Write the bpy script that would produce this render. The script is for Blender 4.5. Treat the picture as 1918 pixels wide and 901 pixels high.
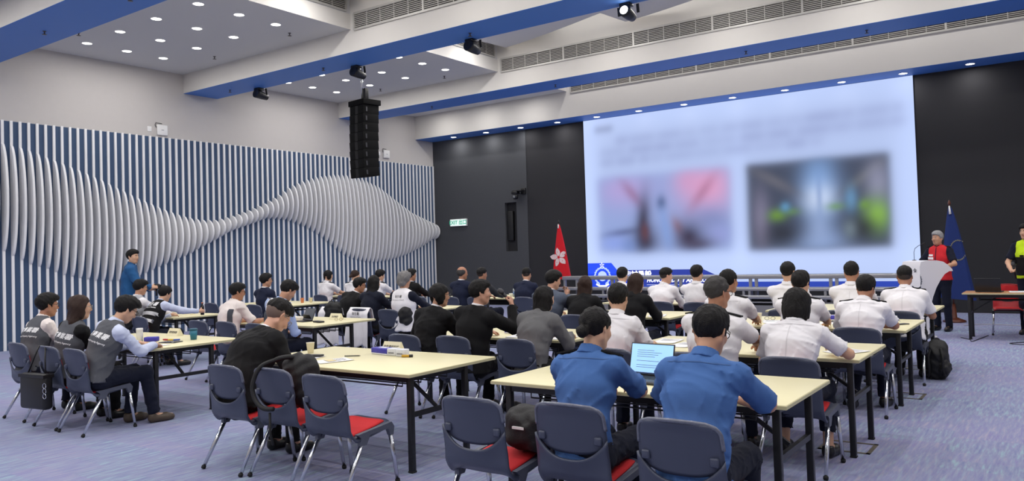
import bpy, bmesh, math, random
import numpy as np
from mathutils import Vector, Matrix
from mathutils.bvhtree import BVHTree

for o in list(bpy.data.objects): bpy.data.objects.remove(o, do_unlink=True)
SC = bpy.context.scene
COL = SC.collection
random.seed(4)

# ---------------------------------------------------------------- camera
# world: x along the stage wall (0 = slat wall), y towards the stage wall, z up
FPX, PPY = 1472.607, 432.377
yaw, pitch, roll = (math.radians(a) for a in (-35.2425, 1.5732, -1.7589))
fw = Vector((math.sin(yaw) * math.cos(pitch), math.cos(yaw) * math.cos(pitch), math.sin(pitch)))
rt = Vector((math.cos(yaw), -math.sin(yaw), 0)); up = rt.cross(fw)
r2 = rt * math.cos(roll) + up * math.sin(roll); u2 = up * math.cos(roll) - rt * math.sin(roll)
cam_d = bpy.data.cameras.new('camera'); cam = bpy.data.objects.new('camera', cam_d); COL.objects.link(cam)
cam_d.sensor_fit = 'HORIZONTAL'; cam_d.sensor_width = 36; cam_d.lens = 36 * FPX / 1918
cam_d.shift_y = -(450.5 - PPY) / 1918; cam_d.clip_start = .05; cam_d.clip_end = 200
cam.matrix_world = Matrix(((r2.x, u2.x, -fw.x, 16.8318), (r2.y, u2.y, -fw.y, 0), (r2.z, u2.z, -fw.z, 1.6008), (0, 0, 0, 1)))
SC.camera = cam

# ---------------------------------------------------------------- world and exposure (the hall is closed: lamps do the work)
w = bpy.data.worlds.new('world'); SC.world = w; w.use_nodes = True
w.node_tree.nodes['Background'].inputs[0].default_value = (.55, .60, .70, 1)
w.node_tree.nodes['Background'].inputs[1].default_value = .05
SC.view_settings.view_transform = 'Standard'; SC.view_settings.look = 'None'
SC.cycles.max_bounces = 7; SC.cycles.diffuse_bounces = 3; SC.cycles.glossy_bounces = 3; SC.cycles.transmission_bounces = 4
SC.view_settings.exposure = 0.05; SC.view_settings.gamma = 1.0; SC.view_settings.use_curve_mapping = False
LAMP_W = 8.0        # each recessed downlight
STAGE_W = 8.0       # each small downlight in the stage soffit
MID_W = 27.0         # each downlight of the middle ceiling
BULK_W = 16.0         # each downlight washing the stage bulkhead
COVE_W = 16.0       # each cove strip over the middle of the hall

# hall dimensions (metres)
RW, DY, BY = 22.90, 19.477, -4.2           # right wall, stage wall, back wall
BEAMS = [(.75, 1.70), (5.71, 6.673), (10.617, 11.518), (15.433, 16.353)]
HB, HS, HC, HM = 5.572, 5.282, 6.012, 7.25  # beam soffit, stage soffit, side bay ceiling, middle ceiling
XS = 5.643                                  # edge of the lower side bays
STY = 18.651                                # front of the stage soffit

# ---------------------------------------------------------------- colours and materials
def lin(c): return c / 12.92 if c <= .04045 else ((c + .055) / 1.055) ** 2.4
def rgb(r, g, b): return (lin(r / 255), lin(g / 255), lin(b / 255), 1)
MATS = {}
def mat(name, col, rough=.6, metal=0, var=0., vscale=20, bump=0., bscale=60, emit=0, spec=.5, sheen=0, coat=0, trans=0):
    if name in MATS: return MATS[name]
    m = bpy.data.materials.new(name); m.use_nodes = True; nt = m.node_tree; b = nt.nodes['Principled BSDF']
    if len(col) == 3: col = rgb(*col)
    b.inputs['Base Color'].default_value = col; b.inputs['Roughness'].default_value = rough
    b.inputs['Metallic'].default_value = metal; b.inputs['Specular IOR Level'].default_value = spec
    if sheen: b.inputs['Sheen Weight'].default_value = sheen
    if coat: b.inputs['Coat Weight'].default_value = coat
    if trans: b.inputs['Transmission Weight'].default_value = trans
    if emit:
        b.inputs['Emission Color'].default_value = col; b.inputs['Emission Strength'].default_value = emit
    if var or bump:
        tc = nt.nodes.new('ShaderNodeTexCoord')
        if var:
            n = nt.nodes.new('ShaderNodeTexNoise'); n.inputs['Scale'].default_value = vscale; n.inputs['Detail'].default_value = 3
            nt.links.new(tc.outputs['Object'], n.inputs['Vector'])
            mx = nt.nodes.new('ShaderNodeMix'); mx.data_type = 'RGBA'
            mx.inputs['A'].default_value = tuple(c * (1 - var) for c in col[:3]) + (1,)
            mx.inputs['B'].default_value = tuple(min(1, c * (1 + var)) for c in col[:3]) + (1,)
            nt.links.new(n.outputs['Fac'], mx.inputs['Factor']); nt.links.new(mx.outputs['Result'], b.inputs['Base Color'])
        if bump:
            n = nt.nodes.new('ShaderNodeTexNoise'); n.inputs['Scale'].default_value = bscale; n.inputs['Detail'].default_value = 2
            nt.links.new(tc.outputs['Object'], n.inputs['Vector'])
            bp = nt.nodes.new('ShaderNodeBump'); bp.inputs['Strength'].default_value = bump; bp.inputs['Distance'].default_value = .01
            nt.links.new(n.outputs['Fac'], bp.inputs['Height']); nt.links.new(bp.outputs['Normal'], b.inputs['Normal'])
    MATS[name] = m
    return m

def carpet_mat():
    m = bpy.data.materials.new('carpet'); m.use_nodes = True; nt = m.node_tree; b = nt.nodes['Principled BSDF']
    N = nt.nodes.new; K = nt.links.new
    tc = N('ShaderNodeTexCoord')
    def stretched(scale, rot, noise_scale, detail=4):
        mp = N('ShaderNodeMapping'); mp.inputs['Scale'].default_value = scale; mp.inputs['Rotation'].default_value = (0, 0, rot)
        K(tc.outputs['Object'], mp.inputs['Vector'])
        n = N('ShaderNodeTexNoise'); n.inputs['Scale'].default_value = noise_scale; n.inputs['Detail'].default_value = detail
        n.inputs['Roughness'].default_value = .62
        K(mp.outputs['Vector'], n.inputs['Vector']); return n
    def ramp(src, stops):
        r = N('ShaderNodeValToRGB'); K(src.outputs['Fac'], r.inputs['Fac'])
        e = r.color_ramp.elements
        while len(e) < len(stops): e.new(.5)
        for el, (p, c) in zip(e, stops): el.position = p; el.color = c
        return r
    def mix(a, bb, fac, mode='MIX'):
        x = N('ShaderNodeMix'); x.data_type = 'RGBA'; x.blend_type = mode
        K(a, x.inputs['A']); K(bb, x.inputs['B'])
        if isinstance(fac, float): x.inputs['Factor'].default_value = fac
        else: K(fac, x.inputs['Factor'])
        return x.outputs['Result']
    big = ramp(stretched((1, 1, 1), .4, .9, 3), [(.30, rgb(128, 138, 172)), (.5, rgb(140, 142, 175)), (.70, rgb(150, 145, 180))])
    str1 = stretched((16, 1.6, 1), .62, 2.4, 5)
    str2 = stretched((16, 1.6, 1), -.62, 2.4, 5)
    a = ramp(str1, [(.34, rgb(104, 116, 166)), (.50, rgb(138, 142, 176)), (.64, rgb(150, 184, 194))])
    c = ramp(str2, [(.34, rgb(130, 116, 174)), (.50, rgb(138, 140, 178)), (.66, rgb(172, 160, 182))])
    mpb = N('ShaderNodeMapping'); mpb.inputs['Rotation'].default_value = (0, 0, .0); K(tc.outputs['Object'], mpb.inputs['Vector'])
    bk = N('ShaderNodeTexBrick'); K(mpb.outputs['Vector'], bk.inputs['Vector'])          # carpet planks: streaks change direction from plank to plank
    bk.inputs['Color1'].default_value = (0, 0, 0, 1); bk.inputs['Color2'].default_value = (1, 1, 1, 1); bk.inputs['Mortar Size'].default_value = 0
    bk.inputs['Scale'].default_value = 1; bk.inputs['Brick Width'].default_value = 1.0; bk.inputs['Row Height'].default_value = .25; bk.inputs['Bias'].default_value = 0
    o = mix(a.outputs['Color'], c.outputs['Color'], bk.outputs['Color'])
    o = mix(big.outputs['Color'], o, .90)
    spk = ramp(stretched((14, 1.6, 1), .75, 6, 2), [(.52, (0, 0, 0, 1)), (.80, (.45, .45, .45, 1))])
    tint = ramp(stretched((1, 1, 1), .2, 1.3, 2), [(.38, rgb(140, 168, 182)), (.5, rgb(138, 142, 176)), (.62, rgb(170, 154, 164))])
    o = mix(o, tint.outputs['Color'], spk.outputs['Color'])
    gy = N('ShaderNodeRGB'); gy.outputs[0].default_value = rgb(138, 147, 162); o = mix(o, gy.outputs[0], .22)
    K(o, b.inputs['Base Color']); b.inputs['Roughness'].default_value = .95; b.inputs['Specular IOR Level'].default_value = .12
    n = N('ShaderNodeTexNoise'); n.inputs['Scale'].default_value = 240; K(tc.outputs['Object'], n.inputs['Vector'])
    bp = N('ShaderNodeBump'); bp.inputs['Strength'].default_value = .35; bp.inputs['Distance'].default_value = .01
    K(n.outputs['Fac'], bp.inputs['Height']); K(bp.outputs['Normal'], b.inputs['Normal'])
    return m

M_WALL = mat('plaster_wall', (196, 192, 190), .85, var=.02, vscale=8, bump=.05, bscale=90)
M_CEIL = mat('ceiling_paint', (204, 204, 206), .9)
M_BEAMF = mat('beam_cream', (214, 211, 207), .85, var=.015, vscale=6)
M_BLUE = mat('soffit_blue', (74, 126, 206), .55)
M_NAVYP = mat('panel_blue', (58, 80, 112), .75, var=.06, vscale=30)
M_SLAT = mat('slat_white', (240, 240, 242), .45)
M_CHAR = mat('wall_charcoal', (70, 72, 77), .9, var=.10, vscale=25, bump=.1, bscale=150)
M_BLACKW = mat('wall_black', (42, 42, 46), .92, var=.05, vscale=40)
M_BLK = mat('black_metal', (22, 22, 25), .42)
M_CHROME = mat('chrome', (205, 208, 214), .18, 1)
M_PLAS = mat('chair_shell', (64, 70, 90), .40, var=.04, vscale=14, bump=.03, bscale=300)
M_RIM = mat('chair_rim', (100, 104, 120), .25, var=.3, vscale=60)  # lighter than the shell: edge highlight put into the colour, plus scuffs
M_RED = mat('red_fabric', (190, 28, 36), .85, var=.06, vscale=200, bump=.2, bscale=500)
M_RUB = mat('rubber', (18, 18, 20), .8)
M_TOP = mat('table_laminate', (228, 220, 178), .38, var=.02, vscale=5)
M_EDGE = mat('table_edge', (196, 190, 150), .5)
M_PAPER = mat('paper', (240, 240, 242), .8)
M_CREAM = mat('cream_card', (236, 228, 196), .8)
M_WHITE = mat('white_plastic', (232, 232, 232), .35)
M_ALU = mat('aluminium', (168, 168, 172), .38, .85, var=.05, vscale=30)
M_GREYP = mat('grey_panel', (120, 120, 126), .6)
M_CUP = mat('paper_cup', (236, 228, 210), .7)
M_WOOD = mat('table_wood', (178, 132, 92), .45, var=.12, vscale=6)
M_DWOOD = mat('dark_wood', (92, 48, 34), .4, var=.2, vscale=12)

# ---------------------------------------------------------------- mesh helpers
def mk(name, verts, faces, smooth=False):
    me = bpy.data.meshes.new(name)
    verts = np.asarray(verts, np.float32)
    if isinstance(faces, np.ndarray):
        n, k = faces.shape
        me.vertices.add(len(verts)); me.vertices.foreach_set('co', verts.ravel())
        me.loops.add(n * k); me.loops.foreach_set('vertex_index', faces.astype(np.int32).ravel())
        me.polygons.add(n); me.polygons.foreach_set('loop_start', np.arange(0, n * k, k, dtype=np.int32))
        me.update(calc_edges=True)
    else:
        me.from_pydata([tuple(map(float, v)) for v in verts], [], [tuple(map(int, f)) for f in faces]); me.update()
    if smooth:
        me.polygons.foreach_set('use_smooth', np.ones(len(me.polygons), bool))
    return me

class MB:
    """collects simple shapes into one mesh"""
    def __init__(self): self.v = []; self.f = []; self.sm = []
    def _a(self, V, F, sm=False):
        o = len(self.v); self.v += [tuple(map(float, p)) for p in V]; self.f += [tuple(i + o for i in q) for q in F]; self.sm += [sm] * len(F); return self
    def box(self, lo, hi, M=None):
        (a, b, c), (d, e, g) = lo, hi
        V = [(a, b, c), (d, b, c), (d, e, c), (a, e, c), (a, b, g), (d, b, g), (d, e, g), (a, e, g)]
        if M is not None: V = [M @ Vector(p) for p in V]
        return self._a(V, [(0, 3, 2, 1), (4, 5, 6, 7), (0, 1, 5, 4), (1, 2, 6, 5), (2, 3, 7, 6), (3, 0, 4, 7)])
    def bbox(self, lo, hi, r=.01, M=None):
        """box with bevelled edges"""
        bm = bmesh.new(); bmesh.ops.create_cube(bm, size=1)
        for p in bm.verts: p.co = Vector([(lo[i] + hi[i]) / 2 + p.co[i] * (hi[i] - lo[i]) for i in range(3)])
        bmesh.ops.bevel(bm, geom=bm.edges[:], offset=min(r, min(hi[i] - lo[i] for i in range(3)) * .45), segments=2, affect='EDGES', profile=.5)
        V = [(M @ p.co if M is not None else p.co.copy()) for p in bm.verts]; bm.verts.index_update()
        F = [[p.index for p in q.verts] for q in bm.faces]; bm.free()
        return self._a(V, F, True)
    def tube(self, pts, r, n=8, caps=True, flat=None):
        pts = [Vector(p) for p in pts]; rs = r if isinstance(r, (list, tuple)) else [r] * len(pts)
        rings = []; prev = None
        for i, p in enumerate(pts):
            t = (pts[min(i + 1, len(pts) - 1)] - pts[max(i - 1, 0)]).normalized()
            if prev is None:
                a = t.orthogonal().normalized() if flat is None else (Vector(flat) - t * t.dot(Vector(flat))).normalized()
            else:
                a = (prev - t * t.dot(prev)).normalized()
            prev = a; b = t.cross(a)
            rings.append([p + (a * math.cos(j * 2 * math.pi / n) + b * math.sin(j * 2 * math.pi / n)) * rs[i] for j in range(n)])
        V = [q for g in rings for q in g]; F = []
        for i in range(len(pts) - 1):
            for j in range(n):
                F.append((i * n + j, i * n + (j + 1) % n, (i + 1) * n + (j + 1) % n, (i + 1) * n + j))
        if caps: F += [tuple(range(n))[::-1], tuple((len(pts) - 1) * n + j for j in range(n))]
        return self._a(V, F, True)
    def bar(self, a, b, w, h, up=(0, 0, 1)):
        a, b = Vector(a), Vector(b); t = (b - a).normalized(); s = t.cross(Vector(up))
        if s.length < 1e-4: s = Vector((1, 0, 0))
        s = s.normalized() * w / 2; u = s.cross(t).normalized() * h / 2
        V = [a - s - u, a + s - u, a + s + u, a - s + u, b - s - u, b + s - u, b + s + u, b - s + u]
        return self._a(V, [(0, 1, 2, 3), (7, 6, 5, 4), (0, 4, 5, 1), (1, 5, 6, 2), (2, 6, 7, 3), (3, 7, 4, 0)])
    def lathe(self, prof, n=16, at=(0, 0, 0), M=None):
        V = []; F = []
        for r, z in prof:
            for j in range(n):
                p = Vector((r * math.cos(2 * math.pi * j / n), r * math.sin(2 * math.pi * j / n), z))
                V.append((M @ p if M is not None else p) + Vector(at))
        for i in range(len(prof) - 1):
            for j in range(n): F.append((i * n + j, i * n + (j + 1) % n, (i + 1) * n + (j + 1) % n, (i + 1) * n + j))
        F += [tuple(range(n))[::-1], tuple((len(prof) - 1) * n + j for j in range(n))]
        return self._a(V, F, True)
    def prism(self, poly, axis, lo, hi):
        """polygon (2-D) extruded along an axis"""
        def P(p, t):
            return {'x': (t, p[0], p[1]), 'y': (p[0], t, p[1]), 'z': (p[0], p[1], t)}[axis]
        n = len(poly); V = [P(p, lo) for p in poly] + [P(p, hi) for p in poly]
        F = [tuple(range(n))[::-1], tuple(range(n, 2 * n))] + [(i, (i + 1) % n, n + (i + 1) % n, n + i) for i in range(n)]
        return self._a(V, F)
    def shell(self, G, th):
        """grid of points (m,n,3) given a thickness along its normals"""
        G = np.asarray(G, float); m, n = G.shape[:2]
        du = np.gradient(G, axis=0); dv = np.gradient(G, axis=1); nn = np.cross(du, dv); nn /= np.linalg.norm(nn, axis=2, keepdims=True) + 1e-9
        V = np.concatenate([(G + nn * th / 2).reshape(-1, 3), (G - nn * th / 2).reshape(-1, 3)]); F = []; o = m * n
        for i in range(m - 1):
            for j in range(n - 1):
                a, b, c, d = i * n + j, i * n + j + 1, (i + 1) * n + j + 1, (i + 1) * n + j
                F += [(a, d, c, b), (o + a, o + b, o + c, o + d)]
        rim = [j for j in range(n)] + [i * n + n - 1 for i in range(1, m)] + [(m - 1) * n + j for j in range(n - 2, -1, -1)] + [i * n for i in range(m - 2, 0, -1)]
        for a, b in zip(rim, rim[1:] + rim[:1]): F.append((a, b, o + b, o + a))
        return self._a(V, F, True)
    def mesh(self, name):
        me = mk(name, self.v, self.f)
        me.polygons.foreach_set('use_smooth', np.array(self.sm, bool))
        return me
    def build(self, name, m, parent=None, fix=True):
        me = self.mesh(name)
        if fix:
            bm = bmesh.new(); bm.from_mesh(me); bmesh.ops.recalc_face_normals(bm, faces=bm.faces[:]); bm.to_mesh(me); bm.free()
        return obj(name, me, m, parent)

def obj(name, me, m, parent=None):
    o = bpy.data.objects.new(name, me); COL.objects.link(o)
    if m is not None and not me.materials: me.materials.append(m)
    if parent is not None: o.parent = parent
    return o
def tag(o, label=None, cat=None, group=None, kind=None):
    if label: o['label'] = label
    if cat: o['category'] = cat
    if group: o['group'] = group
    if kind: o['kind'] = kind
    return o
def thing(name, label, cat, loc=(0, 0, 0), rz=0, group=None):
    o = bpy.data.objects.new(name, None); COL.objects.link(o); o.empty_display_size = .1
    o.location = loc; o.rotation_euler = (0, 0, rz); return tag(o, label, cat, group)
def struct(o): o['kind'] = 'structure'; return o
def copy_tree(o, parent=None):
    c = o.copy(); COL.objects.link(c); c.parent = parent
    for ch in list(o.children): copy_tree(ch, c)
    return c
def smooth_angle(me, deg=35):
    me.polygons.foreach_set('use_smooth', np.ones(len(me.polygons), bool))
    me.set_sharp_from_angle(angle=math.radians(deg))
def spline(pts, n=7):
    P = [Vector(p) for p in pts]; out = []
    for i in range(len(P) - 1):
        p0, p1, p2, p3 = P[max(i - 1, 0)], P[i], P[i + 1], P[min(i + 2, len(P) - 1)]
        for t in np.linspace(0, 1, n)[:-1]: out.append(.5 * ((2 * p1) + (-p0 + p2) * t + (2 * p0 - 5 * p1 + 4 * p2 - p3) * t * t + (-p0 + 3 * p1 - 3 * p2 + p3) * t ** 3))
    return out + [P[-1]]
def text_mesh(body, size, bold=0., shear=0., align='CENTER', space=1.0):
    cu = bpy.data.curves.new('lettering', 'FONT'); cu.body = body; cu.size = size; cu.align_x = align; cu.align_y = 'CENTER'
    cu.offset = bold; cu.shear = shear; cu.resolution_u = 2; cu.space_character = space
    t = bpy.data.objects.new('lettering', cu); COL.objects.link(t)
    dg = bpy.context.evaluated_depsgraph_get(); me = bpy.data.meshes.new_from_object(t.evaluated_get(dg))
    bpy.data.objects.remove(t); bpy.data.curves.remove(cu)
    return me
def lettering(name, body, size, m, parent, origin, ux, uy, bold=0., shear=0., align='CENTER', space=1.0):
    """flat print: text laid in the plane origin + x*ux + y*uy"""
    me = text_mesh(body, size, bold, shear, align, space); ux, uy, og = Vector(ux), Vector(uy), Vector(origin)
    for v in me.vertices: v.co = og + ux * v.co.x + uy * v.co.y
    me.materials.clear(); me.update()
    return obj(name, me, m, parent)
# ---------------------------------------------------------------- the hall
def add_light(name, loc, power, size, parent=None, rot=(0, 0, 0), shape='DISK', sy=None, spread=180, col=(1, .97, .93)):
    l = bpy.data.lights.new(name, 'AREA'); l.shape = shape; l.size = size; l.energy = power; l.color = col
    if sy: l.size_y = sy
    l.spread = math.radians(spread)
    o = bpy.data.objects.new(name, l); COL.objects.link(o); o.location = loc; o.rotation_euler = rot
    if parent is not None: o.parent = parent
    return o

fl = MB().box((-.2, BY, -.2), (RW + .2, DY + .2, 0)).build('floor', carpet_mat()); struct(fl)
WALLS = {}
WALLS['l'] = struct(MB().box((-.2, BY, 0), (0, DY + .2, HM)).build('wall_left', M_WALL))
WALLS['r'] = struct(MB().box((RW, BY, 0), (RW + .2, DY + .2, HM)).build('wall_right', M_WALL))
WALLS['b'] = struct(MB().box((-.2, BY - .2, 0), (RW + .2, BY, HM)).build('wall_back', M_WALL))
# stage wall: charcoal return with a niche on the left, black beyond, black at the right
ws = MB(); NX0, NX1, NZ0, NZ1 = 2.83, 3.26, 1.64, 3.12
for a, b, c, d in ((0, NX0, 0, HS), (NX1, 3.66, 0, HS), (NX0, NX1, 0, NZ0), (NX0, NX1, NZ1, HS)):
    ws.box((a, DY, c), (b, DY + .2, d))
ws.box((NX0, DY + .18, NZ0), (NX1, DY + .2, NZ1))
ws = struct(ws.build('wall_stage', M_CHAR))
MB().box((3.66, DY + .02, 0), (RW, DY + .2, HS)).build('black_lining', M_BLACKW, ws)
MB().box((NX0, DY + .14, NZ0), (NX1, DY + .19, NZ1)).build('niche_back', M_BLACKW, ws)
MB().bbox((NX0 + .06, DY + .03, NZ0 + .32), (NX0 + .26, DY + .15, NZ0 + 1.22), .02).build('niche_speaker', mat('niche_black', (16, 16, 18), .5), ws)
# panelled slat wall
SLH = 4.478
MB().box((0, BY, 0), (.02, DY, SLH - .01)).build('wall_panel', M_NAVYP, WALLS['l'])
TOPE = [(6.0, 4.12), (6.7, 4.02), (7.02, 3.97), (7.34, 3.88), (7.66, 3.76), (7.97, 3.66), (8.3, 3.54), (8.63, 3.41), (8.97, 3.26), (9.33, 3.1), (9.69, 2.95), (10.07, 2.81), (10.4, 2.71), (10.67, 2.64), (11.02, 2.6), (11.3, 2.6), (11.6, 2.66), (11.9, 2.74), (12.21, 2.84), (12.53, 2.95), (12.86, 3.1), (13.2, 3.27), (13.55, 3.49), (13.91, 3.65), (14.28, 3.78), (14.65, 3.87), (15.14, 3.94), (15.64, 3.96), (16.27, 3.87), (16.91, 3.68), (17.59, 3.31), (18.29, 2.95), (19.03, 2.71), (19.42, 2.59)]
BOTE = [(6.0, 2.2), (6.73, 1.93), (7.2, 1.66), (7.53, 1.56), (7.8, 1.43), (8.13, 1.35), (8.45, 1.28), (8.79, 1.25), (9.17, 1.25), (9.45, 1.34), (9.87, 1.51), (10.21, 1.63), (10.37, 1.69), (10.67, 1.8), (10.83, 1.89), (11.03, 1.98), (11.31, 2.11), (11.47, 2.19), (11.67, 2.30), (11.89, 2.38), (12.2, 2.47), (12.52, 2.57), (12.72, 2.65), (13.02, 2.66), (13.36, 2.64), (13.61, 2.6), (13.82, 2.53), (14.06, 2.46), (14.42, 2.3), (14.73, 2.12), (15.17, 1.82), (15.56, 1.61), (16.18, 1.47), (16.61, 1.42), (17.28, 1.47), (17.99, 1.62), (18.74, 1.87), (19.27, 2.11)]
def slat(y, i):
    zt = np.interp(y, [a for a, _ in TOPE], [b for _, b in TOPE]); zb = np.interp(y, [a for a, _ in BOTE], [b for _, b in BOTE])
    zs = [0.0, zb - .001]; n = 22
    zs += [zb + (zt - zb) * (.5 - .5 * math.cos(math.pi * j / n)) for j in range(n + 1)] + [zt + .001, SLH]
    V = []; F = []; w0 = .024
    for z in zs:
        t = (z - (zt + zb) / 2) / ((zt - zb) / 2)
        b = .205 * max(0, 1 - abs(t) ** 2.0) ** .62 if abs(t) < 1 else 0
        x = .052 + b; wf = w0 if b == 0 else w0 - .003
        V += [(.018, y - w0, z), (.042, y - w0, z), (x, y - wf, z), (x, y + wf, z), (.042, y + w0, z), (.018, y + w0, z)]
    for k in range(len(zs) - 1):
        for j in range(6): a = k * 6 + j; b = k * 6 + (j + 1) % 6; F.append((a, b, b + 6, a + 6))
    F += [tuple(range(6))[::-1], tuple(len(V) - 6 + j for j in range(6))]
    m = MB(); m._a(V, F, True); o = m.build('slat', M_SLAT, WALLS['l']); smooth_angle(o.data, 38)
y = 6.735 - .1585 * 8; i = 0
while y < DY - .03: slat(y, i); y += .1585; i += 1
rest = MB(); y = 6.735 - .1585 * 9
while y > BY: rest.box((.018, y - .03, 0), (.062, y + .03, SLH)); y -= .1585
tag(rest.build('slat_run', M_SLAT, WALLS['l']), kind='stuff')

# ceiling: beams across the hall, lower side bays, raised middle
for i, (a, b) in enumerate(BEAMS):
    bm_ = struct(MB().box((0, a, HB), (RW, b, HM)).build('ceiling_beam', M_BEAMF))
    MB().box((0, a + .001, HB - .004), (RW, b - .001, HB + .001)).build('blue_soffit', M_BLUE, bm_)
struct(MB().box((-.2, BY - .2, HM), (RW + .2, DY + .2, HM + .2)).build('ceiling', M_CEIL))
sb = struct(MB().box((0, STY, HS), (RW, DY + .2, HM)).build('stage_bulkhead', M_BEAMF))
MB().box((0, STY + .001, HS - .004), (RW, DY + .019, HS + .001)).build('blue_soffit', M_BLUE, sb)
bays = [(BY, .75), (1.70, 5.71), (6.673, 10.617), (11.518, 15.433), (16.353, STY)]
SIDE = []
for a, b in bays:
    for x0, x1 in ((0, XS), (RW - XS, RW)):
        o = struct(MB().box((x0, a, HC), (x1, b, HM)).build('ceiling_side_bay', M_CEIL)); SIDE.append((o, x0, x1, a, b))
        ex = x1 if x0 == 0 else x0
        s = 1 if x0 == 0 else -1
        MB().box((min(ex, ex + s * .006), a, HC), (max(ex, ex + s * .006), b, HC + .30)).build('bay_fascia', M_BEAMF, o)

def grille(name, parent, x0, x1, z0, z1, yy, panels, ax='x', sgn=-1):
    """louvred air grille: frame, blades and dark back; face looks along -y (ax x) or +x (ax y)"""
    G = mat('grille_frame', (190, 188, 184), .5, .3); DK = mat('grille_dark', (60, 58, 56), .9); BL = mat('grille_blade', (186, 183, 178), .5)
    def bx(mb, a0, a1, b0, b1, d0, d1):
        if ax == 'x': mb.box((a0, yy + sgn * d1, b0), (a1, yy + sgn * d0, b1)) if sgn < 0 else mb.box((a0, yy + d0, b0), (a1, yy + d1, b1))
        else: mb.box((yy + d0, a0, b0), (yy + d1, a1, b1))
        return mb
    g = bx(MB(), x0, x1, z0, z1, .002, .006).build(name, DK, parent)
    fr = MB(); bx(fr, x0, x1, z0 - .02, z0 + .015, .002, .03); bx(fr, x0, x1, z1 - .015, z1 + .02, .002, .03)
    k = int(round((x1 - x0) / panels))
    for j in range(k + 1):
        x = x0 + (x1 - x0) * j / k; wd = .020 if j % 5 == 0 else .006
        bx(fr, x - wd, x + wd, z0, z1, .002, .028)
    fr.build('grille_frame', G, g)
    n = max(5, int((z1 - z0) / .033))
    for j in range(n):
        z = z0 + (z1 - z0) * (j + .5) / n
        bx(MB(), x0, x1, z - .007, z + .007, .006, .022).build('grille_blade', BL, g)
for o in bpy.data.objects:
    if o.name.startswith('ceiling_beam') and o.parent is None: pass
beam_objs = [o for o in COL.objects if o.name.startswith('ceiling_beam')]
grille('air_grille', beam_objs[3], 5.76, RW - 5.76, 5.985, 6.30, BEAMS[3][0], .36)
grille('air_grille', beam_objs[2], 5.76, RW - 5.76, 5.985, 6.30, BEAMS[2][0], .36)
grille('air_grille', sb, 5.78, RW - 5.78, 5.965, 6.15, STY, .36)
for (o, x0, x1, a, b) in SIDE:
    if x0 == 0 and a > 5: grille('air_grille', o, a + .35, b - .12, HC + .34, HC + .66, XS, .36, 'y')

# raised middle: a hanging panel with a scalloped edge and a lit cove behind it
M_PAN = mat('cove_panel', (206, 206, 210), .9)
M_LED = mat('cove_led', (255, 246, 228), .5, emit=2.2)
def cove_panel(a, b, zz):
    xs = np.linspace(XS + .12, RW - XS - .12, 97); saw = []
    edge = []
    for x in xs:
        t = ((x - 5.9) / 3.25) % 1.0
        edge.append((x, b - .12 - .95 * (t ** 1.25)))
    poly = [(xs[0], a + .1)] + [(xs[-1], a + .1)] + edge[::-1]
    p = MB().prism(poly, 'z', zz, zz + .08); p = struct(p.build('ceiling_cove_panel', M_PAN))
    led = MB()
    for (x0, y0), (x1, y1) in zip(edge, edge[1:]):
        if abs(y1 - y0) < .3: led.bar((x0, y0 + .005, zz + .075), (x1, y1 + .005, zz + .075), .05, .02)
    led.build('cove_light_strip', M_LED, p)
    add_light('cove_lamp', (RW / 2, b - .62, zz + .16), COVE_W, 8.2, None, (math.radians(115), 0, 0), 'RECTANGLE', .10, 160)
    return p
cove_panel(11.518, 15.433, 6.52); cove_panel(6.673, 10.617, 6.52); cove_panel(1.70, 5.71, 6.52)

# recessed downlights
M_LENS = mat('downlight_lens', (255, 250, 240), .4, emit=9)
M_TRIM = mat('downlight_trim', (235, 235, 238), .4)
def ring_mesh(r0, r1, z0, z1, n=24):
    m = MB(); V = []; F = []
    for rr, zz in ((r0, z0), (r1, z0), (r1, z1), (r0, z1)):
        V += [(rr * math.cos(2 * math.pi * j / n), rr * math.sin(2 * math.pi * j / n), zz) for j in range(n)]
    for k in range(4):
        for j in range(n): F.append((k * n + j, k * n + (j + 1) % n, ((k + 1) % 4) * n + (j + 1) % n, ((k + 1) % 4) * n + j))
    return m._a(V, F, True).mesh('trim_ring')
RING = ring_mesh(.088, .104, -.006, .004); DISC = MB().lathe([(.001, -.002), (.088, -.002), (.088, .004), (.001, .004)], 24).mesh('lens')
RING2 = ring_mesh(.082, .100, -.006, .004); DISC2 = MB().lathe([(.001, -.002), (.082, -.002), (.082, .004), (.001, .004)], 24).mesh('lens')
ORD = ['first', 'second', 'third', 'fourth', 'fifth', 'sixth', 'seventh', 'eighth', 'ninth', 'tenth', 'eleventh', 'twelfth']
def downlight(x, y, z, label, group, power, small=False):
    t = thing('downlight', label, 'ceiling light', (x, y, z), 0, group)
    obj('trim_ring', RING2 if small else RING, M_TRIM, t); obj('lens', DISC2 if small else DISC, M_LENS, t)
    add_light('downlight_lamp', (0, 0, -.03), power, .15, t, spread=180)
DX = [1.085, 2.325, 3.565, 4.86]
baynm = {1: 'ceiling bay behind the camera side', 2: 'left ceiling bay in front of the long blue beam', 3: 'left ceiling bay above the hanging speaker', 0: 'bay'}
for bi, ys in ((1, (2.95, 3.75, 4.55)), (2, (7.86, 8.67, 9.47)), (3, (12.78, 13.57, 14.39))):
    for side in (0, 1):
        for ri, yy in enumerate(ys):
            for ci, xx in enumerate(DX):
                if side and bi == 1 and ri == 1: continue
                X = RW - xx if side else xx
                seen = not side and (bi == 2 or (bi == 3 and ri > 0))
                place = 'left' if not side else 'right'
                rown = ['nearest', 'middle', 'farthest'][ri]
                lab = 'round white downlight, %s from the wall in the %s row of the %s bay' % (ORD[ci], rown, {1: 'first', 2: 'second', 3: 'third'}[bi] + ' ' + place)
                downlight(X, yy, HC, lab, 'downlights of the side bays', LAMP_W)
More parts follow.
